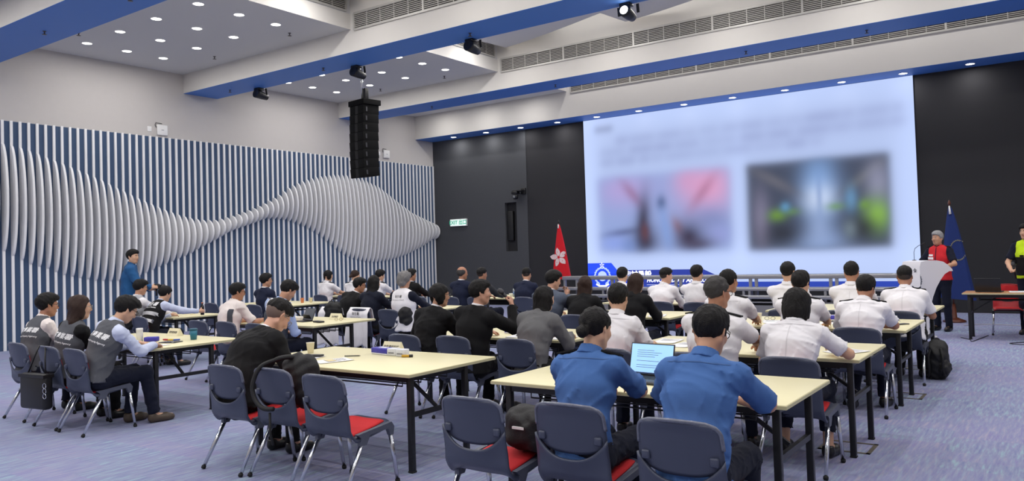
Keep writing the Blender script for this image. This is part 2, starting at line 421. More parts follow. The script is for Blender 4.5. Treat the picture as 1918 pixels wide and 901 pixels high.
for ci in range(12):
    downlight(1.19 + 1.282 * ci, 19.11, HS - .004, 'small round downlight in the stage soffit, %s from the slat wall' % ORD[ci], 'downlights over the stage', STAGE_W, True)
for yy, nm in ((14.1, 'nearest the stage'), (12.3, 'behind the second beam'), (9.2, 'third row'), (7.4, 'fourth row'), (4.3, 'fifth row'), (2.4, 'sixth row')):
    for j, xx in enumerate((6.36, 8.9, 11.44, 13.98, 16.5)):
        downlight(xx, yy, 6.52, 'round downlight in the middle ceiling %s, %s from the left' % (nm, ORD[j]), 'downlights of the middle ceiling', MID_W)
for j in range(12):
    xx = 1.30 + 1.62 * j; downlight(xx, 17.75, HC if xx < XS or xx > RW - XS else HM, 'round downlight in the narrow bay before the stage bulkhead, %s from the left' % ORD[j], 'downlights of the bulkhead bay', BULK_W)
for ri, yy in enumerate((-.6, -2.6)):  # added unseen lamps behind the camera, filling light onto people's backs
    for j, xx in enumerate((2.2, 5.0, 7.6, 10.2, 12.8, 15.4, 18.6)):
        downlight(xx, yy, HC if xx < XS or xx > RW - XS else HM, 'added fill downlight in the %s row of the rear bay, %s from the left' % (('front', 'back')[ri], ORD[j]), 'added fill downlights of the rear bay', MID_W * 1.5)

# sprinklers
def sprinkler(x, y, z, label):
    m = MB().lathe([(.001, .0), (.028, 0), (.03, -.006), (.012, -.012), (.010, -.045), (.001, -.05)], 10)
    m.lathe([(.001, -.055), (.038, -.055), (.038, -.059), (.001, -.059)], 10)
    o = m.build('sprinkler', mat('sprinkler_metal', (92, 86, 88), .4, .6)); o.location = (x, y, z); tag(o, label, 'sprinkler', 'ceiling sprinklers')
sp = [(2.9, 6.25, HB - .004), (5.6, 6.25, HB - .004), (1.1, 11.1, HB - .004), (4.3, 11.1, HB - .004), (8.2, 11.1, HB - .004), (3.1, 15.9, HB - .004), (7.0, 15.9, HB - .004), (11.6, 15.9, HB - .004), (13.9, 15.9, HB - .004)]
for j, s_ in enumerate(sp): sprinkler(*s_, 'small pendent sprinkler head under a blue beam soffit, %s counted from the camera' % ORD[j])
for j, (x, y) in enumerate(((1.7, 7.4), (3.2, 7.1), (2.0, 10.1), (4.6, 10.0), (2.2, 14.9), (4.4, 14.9))):
    sprinkler(x, y, HC, 'small pendent sprinkler head on the white side bay ceiling, %s counted from the camera' % ORD[j])
# ---------------------------------------------------------------- people: distance-field modelling
def V3(*a): return np.array(a, float)
def nrm(v): return v / (np.linalg.norm(v) + 1e-12)
def bend(a, s):
    return nrm(V3(math.sin(s), math.sin(a) * math.cos(s), math.cos(a) * math.cos(s)))

def skeleton(q):
    """joint positions in the person's own frame: x right, y forward, z up, floor at 0"""
    L = math.radians(q.get('lean', 8)); S = math.radians(q.get('side', 0)); k = q.get('size', 1.0)
    J = {'k': k}
    if q.get('stand'):
        P = V3(0, 0, .93 * k); L0 = .2
    else:
        P = V3(0, -.07, .517); L0 = .55
    W = P + .165 * k * bend(L * L0, S * .6)
    C = W + .20 * k * bend(L, S)
    N = C + .185 * k * bend(L * 1.22, S)
    tw = math.radians(q.get('twist', 0))
    up = bend(L * 1.1, S)
    r = nrm(V3(math.cos(tw), -math.sin(tw), 0)); r = nrm(r - up * (r @ up)); f = np.cross(up, r)
    J.update(P=P, W=W, C=C, N=N, up=up, r=r, f=f)
    bw = q.get('build', 1.0); J['bw'] = bw
    for s, n in ((-1, 'l'), (1, 'r')):
        J['S' + n] = N - .062 * k * up + s * r * (.172 * k * (.6 + .4 * bw)) - f * .005
    hp = math.radians(q.get('hp', 5)); hy = math.radians(q.get('hy', 0)); hr = math.radians(q.get('hr', 0))
    hf = V3(math.sin(hy) * math.cos(hp), math.cos(hy) * math.cos(hp), -math.sin(hp))
    h0 = nrm(np.cross(hf, V3(0, 0, 1))); hu = np.cross(h0, hf)
    h2 = h0 * math.cos(hr) + hu * math.sin(hr); hu = np.cross(h2, hf)
    nd = nrm(bend(L * .75, S * .6) + hf * .30 * max(0.2, math.sin(hp) + .5))
    T = N + .085 * k * nd
    hk = k * q.get('head', 1.0)
    H = T + .088 * hk * hu + .012 * hf
    J.update(T=T, H=H, hx=h2, hf=hf, hu=hu, hk=hk)
    # arms
    U, F = .285 * k, .250 * k
    arms = q.get('arms', 'table')
    for s, n in ((-1, 'l'), (1, 'r')):
        sh = J['S' + n]
        a = arms[0 if s < 0 else 1] if isinstance(arms, (tuple, list)) and not isinstance(arms[0], (int, float)) else arms
        hint = V3(s * .55, -.35, -.8)
        if q.get('stand'):
            tgt = V3(s * .27, .06, .86 * k); hint = V3(s * .6, -.6, 0); hd = V3(0, .15, -1); pn = V3(-s, 0, 0)
        else:
            tgt = V3(s * .15, .43, .785); hd = V3(-s * .35, 1, -.12); pn = V3(0, .1, -1)
        if a == 'lap': tgt = V3(s * .10, .24, .66); hd = V3(-s * .7, .7, -.2); pn = V3(0, 0, -1)
        elif a == 'fold': tgt = V3(-s * .06, .20 + J['C'][1], .80); hd = V3(-s, .15, 0); pn = V3(0, -1, 0); hint = V3(s * 1, .2, -.6)
        elif isinstance(a, dict):
            tgt = V3(*a['to']); hd = V3(*a.get('hd', hd)); pn = V3(*a.get('pn', pn)); hint = V3(*a.get('hint', hint))
        v = tgt - sh; d = np.linalg.norm(v)
        if d > (U + F) * .985: v *= (U + F) * .985 / d; d = np.linalg.norm(v)
        x = (U * U - F * F + d * d) / (2 * d); hgt = math.sqrt(max(U * U - x * x, 1e-6))
        ax = v / d; hv = nrm(hint - ax * (hint @ ax))
        J['E' + n] = sh + ax * x + hv * hgt; J['Wr' + n] = sh + v
        hd = nrm(hd); J['hd' + n] = hd; J['pn' + n] = nrm(pn - hd * (pn @ hd))
    for s, n in ((-1, 'l'), (1, 'r')):
        if q.get('stand'):
            J['Hp' + n] = P + V3(s * .085 * k, 0, -.02); J['K' + n] = V3(s * .095, .02, .50 * k); J['A' + n] = V3(s * .10, -.02, .09)
            J['toe' + n] = V3(s * .13, .15, .03)
        else:
            lg = q.get('legs', (0, 0))[0 if s < 0 else 1]
            sp = q.get('spread', .11)
            J['Hp' + n] = P + V3(s * .085, .02, -.01); J['K' + n] = V3(s * sp, .38, .515)
            J['A' + n] = V3(s * (sp + .01), .36 + lg, .095); J['toe' + n] = V3(s * (sp + .03), .53 + lg, .03)
    return J

class Field:
    """a grid of signed distances; prims are blended in where they reach"""
    def __init__(self, lo, hi, h):
        self.h = h; self.lo = np.array(lo, float) - 2 * h
        self.n = np.ceil((np.array(hi, float) + 2 * h - self.lo) / h).astype(int) + 1
        self.D = np.full(self.n, .25, np.float32)
    def sl(self, lo, hi, pad):
        a = np.clip(np.floor((np.array(lo) - pad - self.lo) / self.h).astype(int), 0, self.n)
        b = np.clip(np.ceil((np.array(hi) + pad - self.lo) / self.h).astype(int) + 1, 0, self.n)
        if np.any(b <= a): return None, None
        g = [(self.lo[i] + self.h * np.arange(a[i], b[i])).astype(np.float32) for i in range(3)]
        return tuple(slice(a[i], b[i]) for i in range(3)), np.meshgrid(*g, indexing='ij')
    def put(self, sl, d, k, sub=False):
        D = self.D[sl]
        if sub:
            d = -d; hh = np.maximum(k - np.abs(D - d), 0) / k; self.D[sl] = np.maximum(D, d) + hh * hh * k * .25
        else:
            hh = np.maximum(k - np.abs(D - d), 0) / k; self.D[sl] = np.minimum(D, d) - hh * hh * k * .25
    def cap(self, a, b, ra, rb, k=.02, cut=False, cuta=False, sub=False):
        r = max(ra, rb); sl, g = self.sl(np.minimum(a, b), np.maximum(a, b), r + k + 2 * self.h)
        if sl is None: return
        ba = b - a; L2 = ba @ ba
        x, y, z = g[0] - a[0], g[1] - a[1], g[2] - a[2]
        t0 = (x * ba[0] + y * ba[1] + z * ba[2]) / L2; t = np.clip(t0, 0, 1)
        d = np.sqrt((x - t * ba[0]) ** 2 + (y - t * ba[1]) ** 2 + (z - t * ba[2]) ** 2) - (ra + (rb - ra) * t)
        Ln = math.sqrt(L2)
        if cut: d = np.maximum(d, (t0 - 1) * Ln)
        if cuta: d = np.maximum(d, -t0 * Ln)
        self.put(sl, d, k, sub)
    def ecap(self, a, b, ra, rb, r, f, k=.03, cut=False, cuta=False):
        m = max(*ra, *rb); sl, g = self.sl(np.minimum(a, b), np.maximum(a, b), m + k + 2 * self.h)
        if sl is None: return
        ba = b - a; L2 = ba @ ba; Ln = math.sqrt(L2); ax = ba / Ln
        r = nrm(r - ax * (r @ ax)); f = np.cross(ax, r)
        x, y, z = g[0] - a[0], g[1] - a[1], g[2] - a[2]
        w = x * ax[0] + y * ax[1] + z * ax[2]; t = np.clip(w / Ln, 0, 1); we = w - t * Ln
        u = x * r[0] + y * r[1] + z * r[2]; v = x * f[0] + y * f[1] + z * f[2]
        rx = ra[0] + (rb[0] - ra[0]) * t; ry = ra[1] + (rb[1] - ra[1]) * t; mn = np.minimum(rx, ry)
        d = (np.sqrt((u / rx) ** 2 + (v / ry) ** 2 + (we / mn) ** 2) - 1) * mn
        if cut: d = np.maximum(d, w - Ln)
        if cuta: d = np.maximum(d, -w)
        self.put(sl, d, k)
    def ell(self, c, ax, rad, k=.015, sub=False, keep=None):
        """ellipsoid with axes ax (rows); keep = (normal, point): only the half space normal.(p-point)>0"""
        m = max(rad); sl, g = self.sl(c, c, m + k + 2 * self.h)
        if sl is None: return
        x, y, z = g[0] - c[0], g[1] - c[1], g[2] - c[2]
        q = [(x * e[0] + y * e[1] + z * e[2]) / rr for e, rr in zip(ax, rad)]
        d = (np.sqrt(q[0] ** 2 + q[1] ** 2 + q[2] ** 2) - 1) * min(rad)
        for n_, p_ in (keep or []):
            d = np.maximum(d, -((g[0] - p_[0]) * n_[0] + (g[1] - p_[1]) * n_[1] + (g[2] - p_[2]) * n_[2]))
        self.put(sl, d, k, sub)
    def clip(self, n_, p_):
        g = [self.lo[i] + self.h * np.arange(self.n[i]) for i in range(3)]
        d = (g[0][:, None, None] - p_[0]) * n_[0] + (g[1][None, :, None] - p_[1]) * n_[1] + (g[2][None, None, :] - p_[2]) * n_[2]
        self.D = np.maximum(self.D, d.astype(np.float32))
    def ripple(self, amp, wl, seed, stretch=(1, 1, 1), crease=False):
        rg = np.random.RandomState(seed)
        m = np.argwhere(np.abs(self.D) < .03)
        if not len(m): return
        p = m * self.h + self.lo
        p = p * np.array(stretch); tot = np.zeros(len(p))
        if crease:
            for i in range(4):
                kv = rg.normal(size=3) * np.array([1, .6, 1.0]); kv *= 2 * math.pi / (np.linalg.norm(kv) * 2 * wl * rg.uniform(.7, 1.5))
                k2 = rg.normal(size=3) * 2 * math.pi / (wl * 3.2); k3 = rg.normal(size=3) * 2 * math.pi / (wl * 4)
                s = np.abs(np.sin(p @ kv + 1.6 * np.sin(p @ k2 + rg.uniform(0, 6)) + rg.uniform(0, 6)))
                tot -= ((1 - s) ** 3 - .2) * (.5 + .5 * np.sin(p @ k3 + rg.uniform(0, 6)))
            self.D[tuple(m.T)] += (amp * tot).astype(np.float32); return
        for i in range(5):
            kv = rg.normal(size=3); kv *= 2 * math.pi / (np.linalg.norm(kv) * wl * rg.uniform(.6, 1.5))
            k2 = rg.normal(size=3) * 2 * math.pi / (wl * 2.5)
            tot += np.sin(p @ kv + 1.3 * np.sin(p @ k2 + rg.uniform(0, 6)) + rg.uniform(0, 6))
        self.D[tuple(m.T)] += (amp * tot / 2.2).astype(np.float32)
    def mesh(self):
        D = self.D; s = D < 0
        c = sum(s[i:i + D.shape[0] - 1, j:j + D.shape[1] - 1, k:k + D.shape[2] - 1].astype(np.int8) for i in (0, 1) for j in (0, 1) for k in (0, 1))
        act = (c > 0) & (c < 8); idx = np.argwhere(act)
        co = [(i, j, k) for i in (0, 1) for j in (0, 1) for k in (0, 1)]
        vals = np.stack([D[idx[:, 0] + i, idx[:, 1] + j, idx[:, 2] + k] for i, j, k in co], 1)
        acc = np.zeros((len(idx), 3)); cnt = np.zeros(len(idx))
        for a in range(8):
            for b in range(a + 1, 8):
                df = [co[b][t] - co[a][t] for t in range(3)]
                if sum(map(abs, df)) != 1: continue
                va, vb = vals[:, a], vals[:, b]; m = (va < 0) != (vb < 0)
                t = np.where(m, va / np.where(m, va - vb, 1), 0)
                acc += np.where(m[:, None], np.array(co[a]) + t[:, None] * np.array(df), 0); cnt += m
        vert = (idx + acc / cnt[:, None]) * self.h + self.lo
        im = np.full(act.shape, -1, np.int32); im[tuple(idx.T)] = np.arange(len(idx))
        F = []
        for ax in range(3):
            o1, o2 = [(1, 2), (2, 0), (0, 1)][ax]
            sa = [slice(None)] * 3; sb = [slice(None)] * 3; sa[ax] = slice(0, -1); sb[ax] = slice(1, None)
            A, B = s[tuple(sa)], s[tuple(sb)]; e = np.argwhere(A != B)
            e = e[(e[:, o1] > 0) & (e[:, o2] > 0) & (e[:, o1] < D.shape[o1] - 1) & (e[:, o2] < D.shape[o2] - 1)]
            if not len(e): continue
            fl = A[tuple(e.T)]
            def cell(d1, d2):
                q = e.copy(); q[:, o1] += d1; q[:, o2] += d2; return im[tuple(q.T)]
            qd = np.stack([cell(-1, -1), cell(0, -1), cell(0, 0), cell(-1, 0)], 1)
            qd[~fl] = qd[~fl][:, ::-1]; F.append(qd)
        F = np.concatenate(F); F = F[(F >= 0).all(1)]
        return vert, F

def torso(fd, J, g, shoulders=1.0, hem=None, flare=0., belly=0.):
    """trunk as elliptical sections, grown by g"""
    k, w = J['k'], J['bw']; P, W, C, N, r, f = (J[n] for n in ('P', 'W', 'C', 'N', 'r', 'f'))
    x = V3(1, 0, 0)
    bot = P + V3(0, 0, -.02) if hem is None else P + hem
    fd.ecap(bot, W, (.170 * w * k + g + flare, .118 * w * k + g + flare), (.148 * w * k + g, .108 * w * k + g), x, f, .05, cuta=hem is not None)
    fd.ecap(W, C, (.148 * w * k + g, .108 * w * k + g + belly), (.165 * w * k + g, .112 * w * k + g), r, f, .05)
    fd.ecap(C, N - J['up'] * .05, (.165 * w * k + g, .112 * w * k + g), (.115 * w * k + g, .085 * k + g), r, f, .05)
    a, b = J['Sl'], J['Sr']; m = (a + b) / 2
    fd.cap(m + (a - m) * shoulders, m + (b - m) * shoulders, .054 * k + g, .054 * k + g, .05)
    for e in (a, b): fd.cap(m + (e - m) * shoulders - J['up'] * .008, N - J['up'] * .006 + (e - m) * .14, .044 * k + g, .036 * k + g, .045)

def build_body(J, q, h):
    k = J['k']; g = -.014
    pts = np.array([J[n] for n in ('P', 'N', 'H', 'El', 'Er', 'Wrl', 'Wrr', 'Kl', 'Kr', 'Al', 'Ar', 'Sl', 'Sr')])
    lo = pts.min(0) - V3(.25, .25, .12); hi = pts.max(0) + V3(.25, .25, .17); lo[2] = 0.0
    fd = Field(lo, hi, h)
    torso(fd, J, g)
    fd.cap(J['N'] - J['up'] * .03, J['T'] + J['hu'] * .02, .054 * k, .050 * k, .025)
    for n in 'lr':
        fd.cap(J['S' + n], J['E' + n], .046 * k, .038 * k, .03)
        fd.cap(J['E' + n], J['E' + n] * .55 + J['Wr' + n] * .45, .039 * k, .037 * k, .02)
        fd.cap(J['E' + n] * .55 + J['Wr' + n] * .45, J['Wr' + n], .037 * k, .026 * k, .02)
        fd.cap(J['Hp' + n], J['K' + n], .078, .052, .04)
        fd.cap(J['K' + n], J['A' + n], .050, .036, .03)
        fd.cap(J['A' + n] - V3(0, 0, .03), J['toe' + n] + V3(0, 0, .012), .034, .026, .02)
        hand(fd, J, n, q)
    head(fd, J, q)
    return fd.mesh()

def hand(fd, J, n, q):
    k = J['k']; w, d, pn = J['Wr' + n], J['hd' + n], J['pn' + n]
    s = -1 if n == 'l' else 1
    sd = np.cross(d, -pn) * 1.0                      # towards the person's right when the palm faces down
    th = -s                                          # thumb on the inner side
    kk = .010
    c = w + d * .045 * k
    fd.ell(c, (sd, d, pn), (.037 * k, .050 * k, .017 * k), .015)
    curl = q.get('curl', .5)
    if isinstance(curl, (tuple, list)): curl = curl[0 if n == 'l' else 1]
    for i, (o, l) in enumerate(((-.028, .062), (-.0095, .074), (.0095, .070), (.028, .054))):
        o *= -th
        b0 = w + d * .082 * k + sd * o * k
        sp = sd * (o * .18)
        d1 = nrm(d * math.cos(curl * .9) + pn * math.sin(curl * .9) + sp)
        d2 = nrm(d * math.cos(curl * 2.2) + pn * math.sin(curl * 2.2) + sp)
        d3 = nrm(d * math.cos(curl * 3.3) + pn * math.sin(curl * 3.3) + sp)
        b1 = b0 + d1 * l * .50 * k; b2 = b1 + d2 * l * .32 * k; b3 = b2 + d3 * l * .24 * k
        fd.cap(b0, b1, .0092 * k, .0088 * k, .006); fd.cap(b1, b2, .0088 * k, .008 * k, .004); fd.cap(b2, b3, .008 * k, .0065 * k, .004)
    t0 = w + d * .028 * k + sd * th * .026 * k
    t1 = t0 + nrm(d * .65 + sd * th * .7 + pn * .35) * .042 * k
    t2 = t1 + nrm(d * .9 + sd * th * .15 + pn * (.3 + curl * .5)) * .034 * k
    fd.cap(t0, t1, .0135 * k, .0105 * k, .010); fd.cap(t1, t2, .0105 * k, .0075 * k, .004)

def head(fd, J, q):
    m = J['hk']; H, x, f, u = J['H'], J['hx'], J['hf'], J['hu']; A = (x, f, u)
    def p(a, b, c): return H + (x * a + f * b + u * c) * m
    E = lambda c, r, k=.015, sub=False: fd.ell(p(*c), A, tuple(e * m for e in r), k, sub)
    E((0, -.014, .032), (.075, .094, .084)); E((0, .026, -.030), (.061, .066, .084), .03)
    E((0, .052, -.096), (.026, .026, .020), .03)
    for s in (-1, 1):
        fd.cap(p(s * .056, -.004, -.052), p(s * .022, .056, -.092), .020 * m, .020 * m, .025)
        E((s * .040, .058, -.026), (.026, .026, .026), .02)
        fd.cap(p(s * .012, .084, .024), p(s * .044, .070, .022), .011 * m, .009 * m, .012)
        E((s * .030, .100, .004), (.017, .014, .011), .012, True)
        fd.ell(p(s * .077, -.008, -.008), (nrm(x + f * .45 * s * -1 * -1), f, u), (.008 * m, .021 * m, .032 * m), .006)
        fd.ell(p(s * .085, -.002, -.006), A, (.006 * m, .011 * m, .018 * m), .006, True)
        fd.ell(p(s * .012, .100, -.030), A, (.009 * m, .010 * m, .008 * m), .006)
    fd.cap(p(0, .084, .018), p(0, .106, -.024), .009 * m, .0125 * m, .010)
    E((0, .086, -.056), (.026, .014, .007), .006); E((0, .084, -.069), (.022, .014, .007), .006)
    E((0, .098, -.0625), (.024, .010, .0022), .004, True)

def build_hair(J, q, h):
    m = J['hk']; H, x, f, u = J['H'], J['hx'], J['hf'], J['hu']; A = (x, f, u)
    style = q.get('hair', 'short')
    def p(a, b, c): return H + (x * a + f * b + u * c) * m
    long_ = style in ('long', 'pony', 'shoulder')
    lo = H - V3(.2, .26, .62 if long_ else .22); hi = H + V3(.2, .2, .2)
    fd = Field(lo, hi, h)
    E = lambda c, r, k=.015, keep=None, sub=False: fd.ell(p(*c), A, tuple(e * m + h * .18 for e in r), k, sub, keep)
    def pl(n_, pt): return (nrm(x * n_[0] + f * n_[1] + u * n_[2]), p(*pt))
    slant = pl((0, -.74, .67), (0, .082, .074))        # hairline: forehead down to behind the ear
    nape = pl((0, 0, 1), (0, 0, -.062))
    if style == 'crop':
        E((0, -.014, .033), (.081, .101, .091), .012, [slant, nape])
    elif style == 'bald':
        E((0, -.018, .010), (.081, .098, .085), .012, [slant, nape, pl((0, -.6, -.55), (0, -.03, .10))])
    elif style == 'fade':
        E((0, -.020, .044), (.0800, .097, .082), .010, [slant, pl((0, 0, 1), (0, 0, .018 if q.get('stub') else -.005))])
        E((0, .000, .062), (.078, .100, .074), .012, [pl((0, -.35, 1), (0, .07, .060))])
    elif style in ('short', 'side'):
        g = .004 if style == 'short' else .008
        E((0, -.016, .030), (.080 + g, .101 + g, .091 + g), .012, [slant, nape])
        E((.0, .012, .072), (.070 + g, .088 + g, .055 + g), .02, [pl((0, -.25, 1), (0, .07, .055))])
        for s in (-1, 1): fd.cap(p(s * .076, .018, .03), p(s * .074, .016, -.018), .011 * m, .006 * m, .008)
    elif style == 'bowl':
        E((0, -.016, .026), (.090, .108, .096), .012, [pl((0, -.42, .9), (0, .085, .052)), pl((0, 0, 1), (0, 0, -.085))])
        for s in (-1, 1): E((s * .068, -.02, -.03), (.024, .055, .065), .02, [pl((0, -1, .3), (0, .03, -.03))])
    elif style == 'bob':
        E((0, -.020, .018), (.097, .112, .101), .012, [pl((0, -.55, .83), (0, .088, .062))])
        E((0, -.050, -.060), (.083, .072, .085), .03, [pl((0, 0, 1), (0, 0, -.135))])
        for s in (-1, 1): E((s * .072, -.018, -.045), (.022, .050, .080), .02)
    elif style == 'bun':
        E((0, -.016, .030), (.082, .103, .092), .012, [slant, nape])
        E((0, -.112, -.040), (.040, .032, .036), .012)
    elif style == 'curly':
        E((0, -.018, .030), (.094, .112, .100), .012, [slant, pl((0, 0, 1), (0, 0, -.088))])
        E((0, -.075, -.055), (.070, .042, .045), .03)
        E((0, .012, .072), (.085, .100, .065), .02, [pl((0, -.25, 1), (0, .07, .050))])
    else:
        E((0, -.016, .030), (.083, .105, .094), .012, [pl((0, -.62, .78), (0, .086, .066))])
        bk = p(0, -.07, -.05); dn = nrm(V3(0, 0, -1) - J['f'] * .10)
        if style == 'pony':
            fd.cap(p(0, -.095, .02), p(0, -.125, -.06), .030, .030, .02)
            fd.cap(p(0, -.125, -.06), p(0, -.125, -.06) + dn * .26, .032, .018, .02)
        else:
            ln = .30 if style == 'long' else .15
            if q.get('hairlen'): ln = q['hairlen']
            wd = .070
            for s in (-1, 0, 1):
                a0 = p(s * .052, -.055, .0); a1 = a0 + dn * .16 - J['f'] * (.010)
                fd.cap(a0, a1, .042, .036, .03); fd.cap(a1, a1 + dn * (ln - .02 * abs(s)), .036, .016, .03)
            for s in (-1, 1): E((s * .070, -.01, -.045), (.022, .045, .085), .02)
    fd.ripple(.0028 if style != 'curly' else .007, .028 if style != 'curly' else .04, q.get('seed', 1), (1, 1, .35))
    return fd.mesh()

def build_fade(J, q, h):
    m = J['hk']; H, x, f, u = J['H'], J['hx'], J['hf'], J['hu']; A = (x, f, u)
    def p(a, b, c): return H + (x * a + f * b + u * c) * m
    fd = Field(H - .17, H + .17, h)
    fd.ell(p(0, -.014, .031), A, tuple(e * m + h * .15 for e in (.0775, .097, .0865)), .01, False, [(nrm(f * -.74 + u * .67), p(0, .082, .074)), (u, p(0, 0, -.055))])
    return fd.mesh()

def build_collar(J, q, h):
    k = J['k']; N = J['N']; nd = nrm(J['T'] - N); fd = Field(N - .14, N + .16, h)
    fd.cap(N + nd * .004, N + nd * .060, .081 * k, .064 * k, .004, cut=True, cuta=True)
    fd.cap(N + nd * .046, N + nd * .075, .0585 * k, .0585 * k, .003, sub=True)
    return fd.mesh()

def build_top(J, q, h, kind):
    """shirt / jacket / vest / coat as one cloth shell"""
    k = J['k']; g = {'shirt': .006, 'jacket': .014, 'vest': .018, 'coat': .022}[kind]
    pts = np.array([J[n] for n in ('P', 'N', 'El', 'Er', 'Wrl', 'Wrr', 'Sl', 'Sr', 'T')])
    if kind == 'vest': pts = np.array([J[n] for n in ('P', 'N', 'Sl', 'Sr', 'T')])
    lo = pts.min(0) - V3(.24, .24, .2); hi = pts.max(0) + V3(.24, .24, .12)
    fd = Field(lo, hi, h)
    hem = V3(0, 0, -.03) if kind in ('shirt', 'vest') else V3(0, 0, -.07)
    if q.get('stand') and kind in ('jacket', 'coat'): hem = V3(0, 0, -.12)
    torso(fd, J, g, .70 if kind == 'vest' else 1.0, hem, .01, q.get('belly', 0))
    slv = q.get('sleeve', 'long' if kind != 'shirt' else 'short')
    for n in 'lr':
        if kind == 'vest': continue
        S, E, Wn = J['S' + n], J['E' + n], J['Wr' + n]
        if slv == 'short':
            fd.cap(S, S + (E - S) * .80, .060 * k + g * .5, .058 * k + g, .03, cut=True)
        elif slv == 'rolled':
            fd.cap(S, S + (E - S) * .92, .058 * k + g, .055 * k + g, .03, cut=True)
            fd.cap(S + (E - S) * .70, S + (E - S) * .94, .060 * k + g, .061 * k + g, .004, cut=True, cuta=True)
        else:
            fd.cap(S, E, .057 * k + g, .046 * k + g, .03)
            fd.cap(E, E + (Wn - E) * .97, .046 * k + g, .034 * k + g * .8, .02, cut=True)
    nd = nrm(J['T'] - J['N'])
    if kind == 'shirt' or kind == 'coat':
        fd.cap(J['N'] - nd * .005, J['N'] + nd * (.040 if kind == 'shirt' else .085), .070 * k, .062 * k, .008, cut=True)
    elif kind == 'jacket':
        fd.cap(J['N'] - nd * .01, J['N'] + nd * .034, .082 * k, .071 * k, .010, cut=True)
    if kind == 'vest':
        fd.cap(J['N'] - nd * .01, J['N'] + nd * .012, .078 * k, .074 * k, .012, cut=True)
    fd.ripple({'shirt': .0095, 'jacket': .0075, 'vest': .0060, 'coat': .010}[kind], .115, q.get('seed', 1) + 7, (1, 1, .8), True)
    return fd.mesh()

def build_legs(J, q, h):
    pts = np.array([J[n] for n in ('P', 'Kl', 'Kr', 'Al', 'Ar')])
    lo = pts.min(0) - V3(.22, .22, .09); hi = pts.max(0) + V3(.22, .22, .14); lo[2] = .03
    fd = Field(lo, hi, h); P = J['P']; k = J['k']; w = J['bw']
    st = q.get('stand')
    fd.ecap(P + V3(0, 0, -.03), P + V3(0, 0, .06), (.168 * w, .118 * w), (.158 * w, .110 * w), V3(1, 0, 0), V3(0, 1, 0), .04, cut=True)
    for n in 'lr':
        fd.cap(J['Hp' + n], J['K' + n], .092 * (.5 + .5 * w), .066, .05)
        if q.get('skirt'):
            continue
        fd.cap(J['K' + n], J['A' + n] + V3(0, 0, -.025 if st else q.get('ankle', 0)), .066, .058, .04, cut=True)
    if q.get('skirt'):
        fd.cap((J['Hpl'] + J['Hpr']) / 2, (J['Kl'] + J['Kr']) / 2 + V3(0, .03, 0), .12, .10, .05, cut=True)
    fd.ripple(.009, .08, q.get('seed', 1) + 3, (1, 1, 1), True)
    return fd.mesh()

def build_shoe(J, n, h):
    A, T = J['A' + n], J['toe' + n]
    fd = Field(np.minimum(A, T) - V3(.08, .1, .1), np.maximum(A, T) + V3(.08, .1, .04), h)
    a = V3(A[0], A[1] - .02, .045); b = V3(T[0], T[1], .032); d = nrm(b - a)
    fd.cap(a, a + V3(0, 0, .05), .041, .041, .01, cut=True)
    fd.cap(a, b - d * .06, .042, .045, .02); fd.cap(b - d * .06, b, .045, .034, .02)
    fd.clip(V3(0, 0, -1), V3(0, 0, .004))
    return fd.mesh()
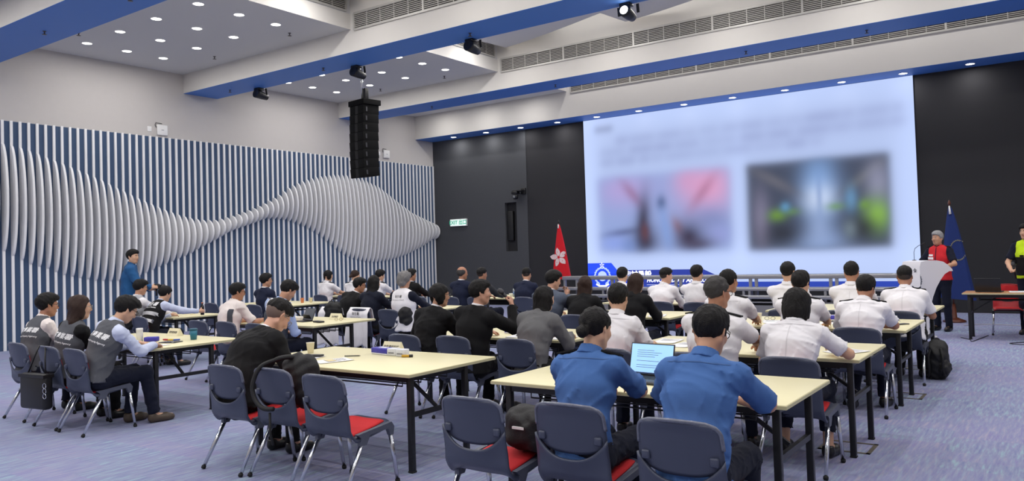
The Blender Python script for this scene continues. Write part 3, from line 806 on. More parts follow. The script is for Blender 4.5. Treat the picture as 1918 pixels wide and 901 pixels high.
# ---------------------------------------------------------------- stacking chairs
def make_chair():
    root = bpy.data.objects.new('conference_chair', None); COL.objects.link(root)
    sm = lambda t: t * t * (3 - 2 * t)
    # lower shell: seat pan running up into the lower back, with raised side wings
    nu, nv = 21, 22; us = np.linspace(-1, 1, nu)
    G = np.zeros((nu, nv, 3))
    for i, u in enumerate(us):
        au = abs(u); ztop = .520 + .118 * au ** 2.6
        prof = []
        for t in np.linspace(0, 1, 9): prof.append((.225 - .345 * t, .448 - .014 * math.sin(math.pi * t) - .052 * t * t))
        for t in np.linspace(0, 1, 8)[1:]: a = t * math.radians(78); prof.append((-.12 - .080 * math.sin(a), .396 + .080 * (1 - math.cos(a))))
        y0, z0 = prof[-1]
        for t in np.linspace(0, 1, nv - len(prof) + 1)[1:]: prof.append((y0 - .030 * t, z0 + (ztop - z0) * t))
        for j, (y_, z_) in enumerate(prof):
            fr = j / (nv - 1); hw = .222 - .006 * sm(min(1, max(0, (fr - .45) * 2)))
            if j < 3: hw -= .022 * (1 - j / 3) ** 2
            G[i, j] = (u * hw, y_ + .022 * au ** 2 * (1 if fr > .5 else 0) * sm(min(1, max(0, (fr - .5) * 3))), z_ - .012 * (1 - au ** 2) * (1 if fr < .45 else 0) - .040 * au ** 6 * (1 if fr < .4 else max(0, 1 - (fr - .4) * 6)))
    MB().shell(G, .014).build('seat_shell', M_PLAS, root)
    pad = G[2:-2, 1:13].copy(); pad[..., 2] += .010; MB().shell(pad, .012).build('seat_pad', M_RED, root)
    # upper back panel, rounded top, bottom dips like a smile
    def panel(off, inset, th, name, m):
        nu2, nv2 = 19, 15; P = np.zeros((nu2, nv2, 3))
        for i, u in enumerate(np.linspace(-1, 1, nu2)):
            for j, t in enumerate(np.linspace(0, 1, nv2)):
                zb = .550 + .045 * abs(u) ** 3.0 + inset; zt = .812 - inset - .010 * u * u
                tt = t; hw = .212 - inset
                r0 = .74
                hw -= .012 * tt
                if tt > r0: hw -= .062 * (1 - math.sqrt(max(0, 1 - ((tt - r0) / (1 - r0)) ** 2)))
                if tt < .3: hw -= .010 * (1 - math.sqrt(max(0, 1 - ((.3 - tt) / .3) ** 2)))
                z_ = zb + (zt - zb) * tt
                y_ = -.206 - .050 * (z_ - .55) / .26 + .030 * u * u + off - .012 * max(0, tt - .8) / .2
                P[i, j] = (u * hw, y_, z_)
        o = MB().shell(P, th).build(name, m, root); return P
    P = panel(0, 0, .014, 'back_panel', M_PLAS); panel(.012, .016, .010, 'back_pad', M_RED)
    rim = [P[0, j] for j in range(6, 15)] + [P[i, -1] for i in range(1, 19)] + [P[-1, j] for j in range(13, 5, -1)]
    MB().tube([tuple(p) for p in rim], .0105, 6).build('back_rim', M_RIM, root)
    for s in (-1, 1):
        a = MB().bbox((-.022, -.012, -.022), (.022, .012, .022), .009, Matrix.Translation((s * .168, -.214, .630)))
        a.build('back_clip', M_PLAS, root)
        br = MB().prism([(-.125, .405), (.20, .436), (.225, .40), (.215, .345), (.185, .345), (.165, .395), (-.01, .385), (-.045, .325), (-.10, .325), (-.095, .38)], 'x', s * .214 - .016, s * .214 + .016)
        br.build('side_bracket', mat('bracket_grey', (78, 82, 96), .42), root)
        for (a, b) in (((s * .212, -.058, .37), (s * .232, -.262, .012)), ((s * .212, .198, .37), (s * .232, .242, .012))):
            lg = MB().tube([a, b], [.0165, .0130], 10).build('leg', M_CHROME, root)
            d = (Vector(b) - Vector(a)).normalized(); e = Vector(b)
            MB().tube([e - d * .014, e + d * .004, e + d * .010], [.0175, .0175, .013], 10).build('foot_cap', M_RUB, lg)
    MB().tube([(-.21, .03, .395), (.21, .03, .395)], .012, 8).build('under_bar', M_BLK, root)
    return root
CHAIR0 = make_chair(); CHAIR_USED = []
def chair(x, y, label, rz=0, group='navy conference chairs'):
    r = CHAIR0 if not CHAIR_USED else copy_tree(CHAIR0); CHAIR_USED.append(r)
    r.location = (x, y, 0); r.rotation_euler = (0, 0, rz); return tag(r, label, 'chair', group)

# ---------------------------------------------------------------- folding tables
def table(x0, x1, y0, y1, label, skew=0., topm=None, group='cream folding tables'):
    t = thing('folding_table', label, 'table', ((x0 + x1) / 2, (y0 + y1) / 2, 0), 0, group)
    w, d = (x1 - x0) / 2, (y1 - y0) / 2
    top = MB().bbox((-w, -d, .712), (w, d, .74), .006).build('tabletop', topm or M_TOP, t)
    MB().box((-w - .0015, -d - .0015, .716), (w + .0015, d + .0015, .734)).build('edge_band', M_EDGE, top)
    n0, n1 = -d + .10, -d + .74 if d > .45 else d - .1
    for sx in (-1, 1):
        lx = sx * (w - .085)
        for yy in (n0, n1):
            lg = MB().bbox((lx - .021, yy - .021, .012), (lx + .021, yy + .021, .71), .004).build('leg', M_BLK, t)
            MB().bbox((lx - .024, yy - .024, 0), (lx + .024, yy + .024, .014), .004).build('foot_cap', M_RUB, lg)
        MB().bar((lx, n0, .42), (lx, n1, .42), .028, .034).build('crossbar', M_BLK, t)
        MB().bar((lx, n0, .69), (lx, n1, .69), .03, .035).build('top_bar', M_BLK, t)
        MB().bar((lx - sx * .03, (n0 + n1) / 2, .43), (lx - sx * .42, (n0 + n1) / 2, .70), .022, .022).build('folding_strut', M_BLK, t)
    for yy in (n0, n1): MB().bar((-w + .1, yy, .685), (w - .1, yy, .685), .025, .05).build('side_rail', M_BLK, t)
    for j in range(6):
        yy = n0 + .06 + j * (n1 - n0 - .12) / 5
        MB().tube([(-w + .22, yy, .70), (-w + .22, yy, .615), (w - .22, yy, .615), (w - .22, yy, .70)], .006, 5).build('shelf_rod', M_BLK, t)
    return t
TAB = {}
for k, a in {
    'A1': (7.30, 9.26, 4.36, 5.42, 'cream folding table on black legs, in front of the three grey vests'),
    'B1': (10.95, 12.90, 4.22, 5.27, 'cream folding table nearest the middle aisle, with papers and a blue tissue box'),
    'C1': (13.60, 15.57, 4.27, 5.20, 'cream folding table at the front right, with the open laptop on it'),
    'F1': (3.55, 5.42, 6.95, 7.85, 'cream folding table next to the slat wall, in front of the black reflective vest'),
    'A2': (7.0, 8.93, 6.72, 7.83, 'cream folding table holding a small tablet on its stand'),
    'B2': (10.95, 12.90, 6.45, 7.45, 'cream folding table with a blue box, before the man with the microphone'),
    'C2': (13.60, 15.55, 6.15, 7.17, 'cream folding table, second back in the right column, with papers and cups'),
    'F2': (3.1, 4.98, 9.55, 10.65, 'cream folding table by the slat wall with a small red cup'),
    'A3': (6.75, 8.68, 9.22, 10.25, 'cream folding table in front of the man in the white vest'),
    'B3': (10.85, 12.80, 8.98, 9.95, 'cream folding table behind the black suit women, third row middle'),
    'C3': (13.58, 15.53, 8.30, 9.50, 'cream folding table, third back in the right column, with a phone on its corner'),
    'A4': (6.4, 8.45, 12.05, 13.1, 'cream folding table farthest back, with a water bottle'),
    'B4': (10.6, 12.6, 11.3, 12.3, 'cream folding table in the last row before the grandstand bench'),
    'C4': (13.55, 15.48, 10.35, 11.62, 'cream folding table, farthest back in the right column'),
    'F3': (3.0, 4.95, 12.1, 13.1, 'cream folding table farthest back beside the slat wall'),
}.items(): TAB[k] = table(*a)

# ---------------------------------------------------------------- small things on the tables
TZ = .741
def item(mb, name, m, label, cat, x, y, z=TZ, rz=0, group=None):
    o = mb.build(name, m); o.location = (x, y, z); o.rotation_euler = (0, 0, rz); return tag(o, label, cat, group)
def paper(x, y, rz, label, w=.21, h=.297, z=TZ, stack=1):
    nx, ny = 6, 8; G = np.zeros((nx, ny, 3)); rg = np.random.RandomState(int(abs(x * 100 + y * 37)))
    a, b = rg.uniform(.001, .004), rg.uniform(.001, .005)
    for i in range(nx):
        for j in range(ny):
            u, v = i / (nx - 1), j / (ny - 1)
            G[i, j] = ((u - .5) * w, (v - .5) * h, .0012 * stack + a * (u - .5) ** 2 * 4 + b * max(0, v - .7) ** 2 * 10)
    o = item(MB().shell(G, .0012 * stack), 'paper_sheet', M_PAPER, label, 'paper', x, y, z, rz, 'papers on the tables')
    pr = MB()
    for j in range(7):
        yy = h * .36 - j * h * .055; pr.box((-w * .38, yy, .0), (w * (.38 if j % 3 else .1), yy + h * .012, .0004))
    p = pr.build('printed_lines', mat('print_grey', (120, 122, 130), .8), o); p.location = (0, 0, .0012 * stack * 1.5 + .0032)
    return o
def cup(x, y, label, m=None, z=TZ, h=.092):
    t = MB().lathe([(.001, 0), (.026, 0), (.037, h), (.0385, h), (.0385, h + .003), (.034, h + .003), (.033, h - .004), (.024, .006), (.001, .006)], 16)
    return item(t, 'paper_cup', m or M_CUP, label, 'cup', x, y, z, 0, 'cups on the tables')
def card(x, y, label, rz=0, text='出席單位'):
    m = MB().prism([(-.045, 0), (.045, 0), (.003, .085), (-.003, .085)], 'x', -.105, .105)
    o = item(m, 'name_card', M_CREAM, label, 'name card', x, y, TZ, rz, 'folded name cards')
    lettering('card_print', text, .032, mat('print_dark', (60, 58, 60), .8), o, (0, -.0266, .040), (1, 0, 0), (0, .443, .896), bold=.0004)
    return o
def pen(x, y, rz, label, m, z=TZ):
    o = MB().tube([(-.07, 0, .005), (.055, 0, .005), (.07, 0, .005)], [.0048, .0048, .001], 6)
    return item(o, 'pen', m, label, 'pen', x, y, z, rz, 'pens on the tables')
M_PENB = mat('pen_black', (20, 20, 24), .4); M_INDIGO = mat('indigo_box', (62, 58, 168), .5, var=.25, vscale=30)
M_TEAL = mat('teal_cup', (36, 112, 138), .35); M_GLASSY = mat('clear_plastic', (225, 235, 245), .08, trans=.85)
# front middle table
cup(11.15, 4.80, 'cream paper cup beside the bent man in black at the front table')
paper(11.42, 4.52, .25, 'white printed sheet lying before the bent man in black'); paper(11.78, 4.50, -.35, 'loose white leaflet at the edge of the front middle table')
paper(11.20, 4.52, .0, 'white sheet partly under the bent man in black')
lf = MB().box((-.06, -.035, 0), (.06, .035, .001)); o = item(lf, 'leaflet_map', mat('leaflet_yellow', (222, 206, 160), .8, var=.15, vscale=60), 'pale yellow printed picture on the loose leaflet', 'leaflet', 11.76, 4.49, TZ + .006, -.35)
pen(11.72, 4.78, .6, 'black pen beside the leaflet on the front middle table', M_PENB)
item(MB().bbox((-.075, -.03, 0), (.075, .03, .016), .006), 'glasses_case', M_BLK, 'black slim case on the papers of the front table', 'case', 11.42, 4.62, TZ + .006, .3)
def tissue(x, y, rz, label):
    o = item(MB().bbox((-.115, -.055, 0), (.115, .055, .055), .006), 'tissue_box', M_INDIGO, label, 'tissue box', x, y, TZ, rz, 'blue tissue boxes')
    MB().box((-.05, -.02, .055), (.05, .02, .058)).build('tissue_slot', M_PAPER, o); MB().box((-.1155, -.056, .002), (.1155, .056, .012)).build('box_band', M_PAPER, o); return o
tissue(11.86, 5.02, -.15, 'indigo tissue box on the front middle table')
for j, (x, y) in enumerate(((12.02, 4.98), (12.14, 4.96))):
    o = item(MB().bbox((-.045, -.04, 0), (.045, .04, .062), .006), 'mask_box', mat('mask_box_white', (222, 224, 232), .6, var=.1, vscale=60), 'small white carton beside the indigo tissue box, %s one' % ('left', 'right')[j], 'box', x, y, TZ, .1, 'small white cartons')
    MB().box((-.03, -.0408, .02), (.03, -.040, .03)).build('box_print', mat('print_grey', (120, 122, 130), .8), o)
card(11.80, 5.20, 'folded cream name card facing away on the front middle table', .0, '政府資訊科技')
mk_ = item(MB().tube([(-.045, 0, .011), (.045, 0, .011)], .011, 8), 'marker', mat('marker_yellow', (206, 160, 40), .4), 'yellow marker with black cap on the front middle table', 'marker', 12.22, 4.93, TZ, .5)
MB().tube([(.02, 0, .011), (.05, 0, .011)], .0118, 8).build('marker_cap', M_BLK, mk_)
# left table
c_ = item(MB().lathe([(.001, 0), (.034, 0), (.036, .09), (.034, .125), (.036, .128), (.036, .15), (.001, .15)], 16), 'white_flask', M_WHITE, 'white flask on the left table beside the writing man', 'flask', 8.42, 4.72)
item(MB().bbox((-.07, -.045, 0), (.07, .045, .05), .01), 'sweet_packet', M_INDIGO, 'indigo packet beside the white flask', 'packet', 8.52, 4.80, TZ, .6)
sc_ = [('red', (190, 50, 50)), ('yellow', (214, 180, 60)), ('blue', (60, 90, 180))]
for j, (nm, c) in enumerate(sc_): item(MB().bbox((-.035, -.018, 0), (.035, .018, .016), .007), 'wrapped_sweet', mat('sweet_' + nm, c, .4), '%s wrapped sweet on the left table' % nm, 'sweet', 8.58 + j * .075, 4.93 + .02 * j, TZ, .4 * j, 'wrapped sweets')
paper(9.02, 4.52, .2, 'white sheet the vest man is writing on, at the table end'); paper(8.80, 4.50, -.1, 'white sheet further along the left table')
item(MB().bbox((-.10, -.075, 0), (.10, .075, .009), .004), 'tablet', mat('tablet_dark', (52, 54, 60), .25), 'dark tablet lying flat on the left table', 'tablet', 8.86, 4.82, TZ, .35)
tc_ = item(MB().lathe([(.001, 0), (.033, 0), (.042, .105), (.001, .105)], 16), 'travel_cup', M_TEAL, 'teal travel cup at the end of the left table', 'cup', 8.85, 5.10)
MB().lathe([(.001, .105), (.045, .105), (.045, .117), (.034, .125), (.001, .125)], 16).build('cup_lid', mat('teal_lid', (24, 84, 108), .4), tc_)
card(8.16, 5.30, 'folded cream name card on the left table', .0, '政府產業署')
# right front table: laptop, pad, paper
def laptop(x, y, rz, label, lit, w=.33):
    t = thing('laptop', label, 'laptop', (x, y, TZ), rz, 'laptops')
    b = MB().bbox((-w / 2, -.115, .004), (w / 2, .115, .018), .005).build('laptop_base', mat('laptop_grey', (70, 72, 78), .35, .4), t)
    for r_ in range(5):
        for c in range(11): MB().box((-w / 2 + .025 + c * .0255, -.02 + r_ * .021, .018), (-w / 2 + .045 + c * .0255, -.004 + r_ * .021, .0195)).build('key', mat('key_black', (24, 24, 26), .5), b)
    MB().box((-.05, -.10, .018), (.05, -.04, .0186)).build('touchpad', mat('touchpad', (84, 86, 92), .3), b)
    M = Matrix.Translation((0, .115, .016)) @ Matrix.Rotation(math.radians(-14), 4, 'X')
    s = MB().bbox((-w / 2, -.004, 0), (w / 2, .004, .215), .004, M).build('laptop_lid', mat('laptop_dark', (30, 31, 34), .4), t)
    if lit:
        d = MB().box((-w / 2 + .008, -.0052, .012), (w / 2 - .008, -.0042, .207), M).build('display', mat('laptop_display', (150, 196, 240), .3, emit=.75), s)
        for j in range(9):
            if j in (4, 6): continue
            MB().box((-w * .34, -.0058, .165 - j * .014), (w * (.05 + .25 * ((j * 37) % 10) / 10), -.0053, .168 - j * .014), M).build('text_line', mat('display_text', (96, 118, 150), .5, emit=.25), s)
        MB().box((-w / 2 + .008, -.0058, .012), (w / 2 - .008, -.0053, .021), M).build('task_bar', mat('display_bar', (40, 60, 96), .4, emit=.2), s)
    return t
laptop(14.53, 4.66, -.10, 'open laptop with a lit blue document, between the two blue shirts', True)
item(MB().bbox((-.11, -.08, 0), (.11, .08, .012), .004), 'notepad', mat('pad_grey', (150, 150, 158), .5), 'grey notepad right of the lit laptop', 'notepad', 14.86, 4.44, TZ, -.1)
paper(15.26, 4.42, .15, 'white sheet under the arm of the blue shirt man')
bx_ = item(MB().bbox((-.05, -.035, 0), (.05, .035, .085), .004), 'snack_box', mat('carton_cream', (222, 214, 196), .6), 'cream carton with red stripe behind the lit laptop', 'box', 14.80, 4.86, TZ, .1)
MB().box((-.0505, -.0358, .03), (.0505, -.035, .045)).build('red_stripe', mat('stripe_red', (190, 40, 50), .5), bx_)
# second right table
for j, (x, y, r_, lab) in enumerate(((13.80, 6.72, .1, 'white sheets left of the cup on the second right table'), (14.05, 6.50, -.2, 'white sheet nearest the edge between two white shirts'), (14.80, 6.70, .2, 'white sheet by the hand of the grey haired officer'), (15.38, 6.55, -.5, 'crumpled white sheet at the corner of the second right table'))): paper(x, y, r_, lab, stack=2)
cup(13.98, 6.98, 'cream paper cup on the second right table between two white shirts'); cup(15.27, 6.62, 'cream paper cup held near the corner of the second right table')
cup(13.95, 8.84, 'cream paper cup left on the third right table'); paper(14.12, 8.80, .3, 'white sheets on the third right table by the black spectacles', stack=2)
gl_ = MB()
for s in (-1, 1): gl_.tube([(s * .033 + .024 * math.cos(a), 0.0, .02 + .018 * math.sin(a)) for a in np.linspace(0, 2 * math.pi, 13)], .002, 5); gl_.tube([(s * .057, 0, .024), (s * .06, .1, .012)], .002, 5)
item(gl_, 'spectacles', M_BLK, 'black spectacles lying on the third right table', 'spectacles', 14.02, 9.02, TZ, .3)
tissue(14.66, 9.18, .2, 'indigo tissue box on the third right table'); paper(14.72, 8.85, -.2, 'white sheet under the pen on the third right table'); pen(14.70, 8.92, .9, 'black pen on the third right table', M_PENB, TZ + .006)
item(MB().bbox((-.036, -.075, 0), (.036, .075, .009), .004), 'mobile_phone', M_BLK, 'black phone on the corner of the third right table', 'phone', 15.40, 8.88, TZ, -.6)
paper(15.20, 8.62, .2, 'white sheet under the arm of the leaning officer at the corner')
tissue(12.00, 6.86, .15, 'indigo box upright before the microphone man'); paper(12.22, 6.62, .2, 'white sheet between the microphone man and the grey suit woman', stack=2); pen(12.28, 6.58, .5, 'black pen on the sheet before the grey suit woman', M_PENB, TZ + .008)
paper(12.72, 6.62, -.1, 'white sheet under the hand of the grey suit woman', stack=2)
paper(12.55, 9.18, .3, 'white sheet at the end of the third row middle table', stack=2); paper(11.4, 9.2, .1, 'white sheets before the grey blue suit man', stack=2)
# tables further back
bt = item(MB().lathe([(.001, 0), (.031, 0), (.032, .12), (.028, .15), (.013, .185), (.013, .2), (.001, .2)], 14), 'water_bottle', M_GLASSY, 'clear water bottle on the farthest table', 'bottle', 8.05, 12.45)
MB().lathe([(.001, .2), (.015, .2), (.015, .217), (.001, .217)], 10).build('bottle_cap', M_WHITE, bt); MB().lathe([(.0325, .05), (.0328, .05), (.0328, .10), (.0325, .10)], 14).build('bottle_label', mat('bottle_label', (90, 120, 170), .5), bt)
def mug(x, y, label):
    m = MB().lathe([(.001, 0), (.03, 0), (.045, .055), (.047, .06), (.042, .06), (.028, .008), (.001, .008)], 16)
    m.tube([(.043, 0, .045), (.065, 0, .045), (.065, 0, .02), (.035, 0, .015)], .005, 6)
    return item(m, 'teacup', M_WHITE, label, 'cup', x, y, TZ, 0, 'white teacups')
mug(7.72, 12.40, 'white teacup nearest the bald man on the farthest table'); mug(7.90, 12.55, 'white teacup beside the water bottle')
# tablet on a stand etc. on the left second table
tb = thing('tablet_stand', 'small tablet propped on its cover stand on the left table', 'tablet', (8.22, 7.20, TZ), -.15)
Mx = Matrix.Translation((0, .03, .01)) @ Matrix.Rotation(math.radians(-22), 4, 'X')
ts = MB().bbox((-.125, -.004, 0), (.125, .004, .175), .004, Mx).build('tablet_body', mat('tablet_dark', (52, 54, 60), .25), tb)
MB().box((-.115, -.0055, .01), (.115, -.0045, .165), Mx).build('tablet_glass', mat('tablet_glass', (96, 100, 108), .12), ts)
MB().bbox((-.125, -.12, 0), (.125, .05, .01), .004).build('cover', M_BLK, tb); MB().bar((0, .05, .008), (0, .005, .09), .18, .004, (0, 1, 0)).build('prop', M_BLK, tb)
item(MB().bbox((-.09, -.04, 0), (.09, .04, .022), .008), 'pouch', M_BLK, 'black pouch lying in front of the propped tablet', 'pouch', 8.58, 7.12, TZ, -.2)
item(MB().bbox((-.11, -.06, 0), (.11, .06, .05), .006), 'tissue_packet', mat('packet_white', (228, 222, 214), .6), 'white and red carton left of the propped tablet', 'box', 7.95, 7.28, TZ, .1)
cup(7.98, 7.10, 'red printed paper cup left of the propped tablet', mat('cup_red', (200, 84, 70), .6, var=.3, vscale=30))
card(8.45, 7.55, 'folded cream name card behind the propped tablet', 0, '民政事務')
g2 = MB()
for s in (-1, 1): g2.tube([(s * .033 + .024 * math.cos(a), 0.0, .02 + .018 * math.sin(a)) for a in np.linspace(0, 2 * math.pi, 13)], .002, 5); g2.tube([(s * .057, 0, .024), (s * .06, .1, .012)], .002, 5)
item(g2, 'spectacles', mat('frame_brown', (120, 90, 50), .4), 'brown spectacles on the left second table', 'spectacles', 8.66, 7.40, TZ, .4)
# wall-side tables
card(4.98, 7.50, 'folded cream name card on the table by the slat wall', 0, '衛生署'); item(MB().bbox((-.09, -.05, 0), (.09, .05, .05), .008), 'snack_packet', M_INDIGO, 'indigo packet on the table by the slat wall', 'packet', 4.62, 7.62, TZ, .2)
paper(4.95, 7.12, .2, 'white sheet on the table by the slat wall')
cup(4.55, 10.2, 'orange printed paper cup on the far table by the slat wall', mat('cup_orange', (226, 140, 100), .6, var=.3, vscale=30)); cup(4.66, 10.32, 'plain paper cup behind the orange cup')
paper(4.35, 9.95, .5, 'open white document on the far table by the slat wall', stack=3); item(MB().bbox((-.12, -.09, 0), (.12, .09, .012), .003), 'folder', M_INDIGO, 'blue folder under the open document by the slat wall', 'folder', 4.1, 10.1, TZ, .2)
# ---------------------------------------------------------------- dressing people
SKINS = [mat('skin_%d' % i, c, .5, var=.05, vscale=30, spec=.35) for i, c in enumerate([(196, 148, 120), (210, 166, 138), (178, 128, 102), (206, 158, 134)])]
def hairmat(name, c): return mat('hair_' + name, c, .6, var=.35, vscale=70, bump=.5, bscale=160, spec=.25)
HAIRC = {'black': hairmat('black', (17, 15, 15)), 'brown': hairmat('brown', (50, 34, 28)), 'grey': hairmat('grey', (150, 150, 152)), 'salt': hairmat('salt', (64, 62, 62)), 'silver': hairmat('silver', (120, 118, 118))}
def cloth(name, c, rough=.85, var=.05): return mat('cloth_' + name, c, rough, var=var, vscale=9, bump=.18, bscale=420, sheen=.03, spec=.2)
CL = {n: cloth(n, c) for n, c in {
    'white': (236, 234, 238), 'cream': (236, 226, 222), 'black': (21, 21, 23), 'navy': (30, 36, 58), 'dnavy': (22, 26, 42), 'charcoal': (58, 59, 62),
    'greysuit': (104, 104, 106), 'bluegrey': (84, 92, 108), 'police': (70, 106, 164), 'vest': (86, 88, 94), 'paleblue': (200, 208, 232), 'lblue': (176, 194, 232),
    'jacketblue': (40, 88, 138), 'khaki': (110, 96, 80), 'vestlight': (168, 170, 176), 'redvest': (206, 44, 52), 'hivis': (196, 226, 40), 'greyvest': (72, 76, 84)}.items()}
M_REFL = mat('reflective_tape', (190, 192, 196), .35, .2); M_PRINT = mat('vest_print', (236, 236, 238), .7)
M_SHOE = mat('shoe_black', (20, 19, 19), .35); M_SHOEB = mat('shoe_brown', (74, 62, 50), .5)
M_EYE = mat('eye_dark', (26, 20, 18), .2); M_EYEW = mat('eye_white', (226, 222, 218), .3); M_LIP = mat('lips', (158, 92, 84), .5); M_GLF = mat('glass_frame', (28, 26, 28), .3)

def on_back(me_src, tm, J, at_h, dx, m, name, parent, dist=.005, front=False):
    """wrap flat print onto the cloth: text x along the shoulders, text y along the spine"""
    vs = [v.co for v in me_src.vertices]; bvh = BVHTree.FromPolygons(vs, [p.vertices[:] for p in me_src.polygons])
    r, u, f = (Vector(J[k]) for k in ('r', 'up', 'f')); W, N = Vector(J['W']), Vector(J['N'])
    base = W + (N - W) * at_h + r * dx; sg = -1 if not front else 1
    if front: r = -r
    bad = []
    for v in tm.vertices:
        p = base + r * v.co.x + u * v.co.y; hit = bvh.ray_cast(p + f * sg * .6, -f * sg)
        v.co = hit[0] + f * sg * dist if hit[0] is not None else p + f * sg * .1
    tm.materials.clear(); tm.update()
    return obj(name, tm, m, parent)
def grid_patch(w, h, n=14, k=14):
    xs = np.linspace(-w / 2, w / 2, n); ys = np.linspace(-h / 2, h / 2, k)
    V = [(x, y_, 0) for y_ in ys for x in xs]; F = [(j * n + i, j * n + i + 1, (j + 1) * n + i + 1, (j + 1) * n + i) for j in range(k - 1) for i in range(n - 1)]
    return mk('patch', V, F, True)

def person(q):
    J = skeleton(q); x, y = q['at']
    t = thing('person', q['label'], 'person', (x, y, 0), math.radians(q.get('rz', 0)), 'people in the hall')
    dep = .577 * (16.83 - x) + .8165 * y
    h = .0098 if dep < 6.6 else (.0118 if dep < 9.2 else (.0145 if dep < 11.5 else .017))
    seed = q.setdefault('seed', int(abs(x * 131 + y * 17)) % 9973)
    V, F = build_body(J, q, h); bd = obj('body', mk('body', V, F, True), SKINS[q.get('skin', 0)], t)
    V, F = build_hair(J, q, h * .72 if dep < 9.2 else h * .85); obj('hair', mk('hair', V, F, True), HAIRC[q.get('hc', 'black')], t)
    garments = {}
    if q.get('hair') == 'fade':
        V, F = build_fade(J, q, h * .8); obj('faded_sides', mk('fade', V, F, True), mat('hair_stubble', (112, 94, 86), .8, var=.2, vscale=300) if q.get('stub') else mat('hair_stubble_dark', (52, 43, 40), .8, var=.2, vscale=300), t)
    for kind, nm, col, kw in q['wear']:
        qq = dict(q); qq.update(kw); V, F = build_top(J, qq, h * 1.12, kind)
        garments[nm] = obj(nm, mk(nm, V, F, True), CL[col], t)
        if kind == 'shirt' and nm != 'sweater':
            V, F = build_collar(J, q, .0055 if dep < 7.5 else h * .7); obj('collar', mk('collar', V, F, True), CL[col], garments[nm])
        if nm == 'uniform_shirt' and not q.get('stand'):
            sm_ = mat('seam_shade_' + col, tuple(int(255 * (c ** (1 / 2.2)) * .92) for c in CL[col].node_tree.nodes['Principled BSDF'].inputs['Base Color'].default_value[:3]), .85)  # cloth colour darkened: shading of pleat and seam painted in
            if col == 'white': on_back(garments[nm].data, grid_patch(.006, .30, 2, 20), J, .48, 0, sm_, 'back_pleat', garments[nm], .0025)
            on_back(garments[nm].data, grid_patch(.32, .005, 30, 2), J, .93, 0, sm_, 'yoke_seam', garments[nm], .0025)
    V, F = build_legs(J, q, h * 1.25); obj('skirt' if q.get('skirt') else 'trousers', mk('trousers', V, F, True), CL[q.get('legs_col', 'dnavy')], t)
    for n in 'lr':
        V, F = build_shoe(J, n, h); obj('shoe', mk('shoe', V, F, True), M_SHOEB if q.get('shoe') == 'brown' else M_SHOE, t)
    if any(g[0] == 'jacket' for g in q['wear']):
        nd = nrm(J['T'] - J['N']); fd = Field(J['N'] - .12, J['N'] + .14, .008)
        fd.cap(J['N'], J['N'] + nd * .056, .068 * J['k'], .0610 * J['k'], .005, cut=True); V, F = fd.mesh(); obj('shirt_collar', mk('collar', V, F, True), CL['white'], t)
        fd = Field(J['N'] - .14, J['N'] + .16, .009)
        fd.cap(J['N'] - nd * .022, J['N'] + nd * .038, .098 * J['k'], .070 * J['k'], .005, cut=True); V, F = fd.mesh(); obj('jacket_collar', mk('jacket_collar', V, F, True), CL[q['wear'][0][2]], t)
    H, hx, hf, hu, m = (J[k] for k in ('H', 'hx', 'hf', 'hu', 'hk'))
    def hp(a, b, c): return Vector(H + (hx * a + hf * b + hu * c) * m)
    if q.get('glasses'):
        g = MB()
        for s in (-1, 1):
            g.tube([hp(s * .034 + .025 * math.cos(a), .104 - .010 * abs(math.cos(a)) * 0 - .006 * (1 if s * math.cos(a) > .3 else 0), .004 + .019 * math.sin(a)) for a in np.linspace(0, 2 * math.pi, 15)], .0024, 5)
            g.tube([hp(s * .060, .096, .008), hp(s * .078, .06, .010), hp(s * .082, -.002, .010), hp(s * .081, -.018, -.004)], .0024, 5)
        g.tube([hp(-.010, .106, .008), hp(.010, .106, .008)], .0022, 5)
        g.build('spectacles', M_GLF if q['glasses'] == 1 else mat('glass_frame_pale', (150, 146, 142), .3, .5), t)
    if q.get('face'):
        for s in (-1, 1):
            e = MB(); A = Matrix(((hx[0], hf[0], hu[0], 0), (hx[1], hf[1], hu[1], 0), (hx[2], hf[2], hu[2], 0), (0, 0, 0, 1)))
            prof = [(.001, -.0045), (.007, -.003), (.0105, 0), (.007, .003), (.001, .0045)]
            e.lathe([(r * m, z * m) for r, z in prof], 12, hp(s * .031, .0835, .004), A)
            eo = e.build('eye', M_EYEW, t)
            p_ = MB(); p_.lathe([(r * m * .45, z * m * .95) for r, z in prof], 10, hp(s * .031, .0895, .004), A); p_.build('iris', M_EYE, eo)
            b = MB(); b.tube([hp(s * .014, .0945, .023), hp(s * .030, .0930, .0275), hp(s * .048, .079, .023)], [.0036 * m, .0040 * m, .002 * m], 6); b.build('eyebrow', HAIRC[q.get('hc', 'black')], t)
        l = MB(); l.tube([hp(-.022, .0905, -.063), hp(-.008, .0985, -.060), hp(.008, .0985, -.060), hp(.022, .0905, -.063)], [.002 * m, .0048 * m, .0048 * m, .002 * m], 6); l.build('lips', M_LIP, t)
    if q.get('epaulettes'):
        for n in 'lr':
            S_, N_ = Vector(J['S' + n]), Vector(J['N']); u = Vector(J['up']); ot = (S_ - N_); ot = (ot - u * ot.dot(u)).normalized()
            a = N_ + ot * .085 + u * .030; b = S_ + ot * .035 + u * .068
            MB().bar(a, b, .050, .010, u).build('epaulette', CL['black'], t)
    for pr in q.get('prints', []):
        g = garments[pr['on']].data
        if 'text' in pr:
            on_back(g, text_mesh(pr['text'], pr['size'], pr.get('bold', 0), pr.get('shear', 0)), J, pr['h'], pr.get('dx', 0), M_PRINT if 'm' not in pr else pr['m'], 'vest_lettering', t, front=pr.get('front', False))
        else:
            on_back(g, grid_patch(pr['w'], pr['hh'], pr.get('n', 24)), J, pr['h'], pr.get('dx', 0), pr['m'], pr['name'], t, .008, front=pr.get('front', False))
    return t, J

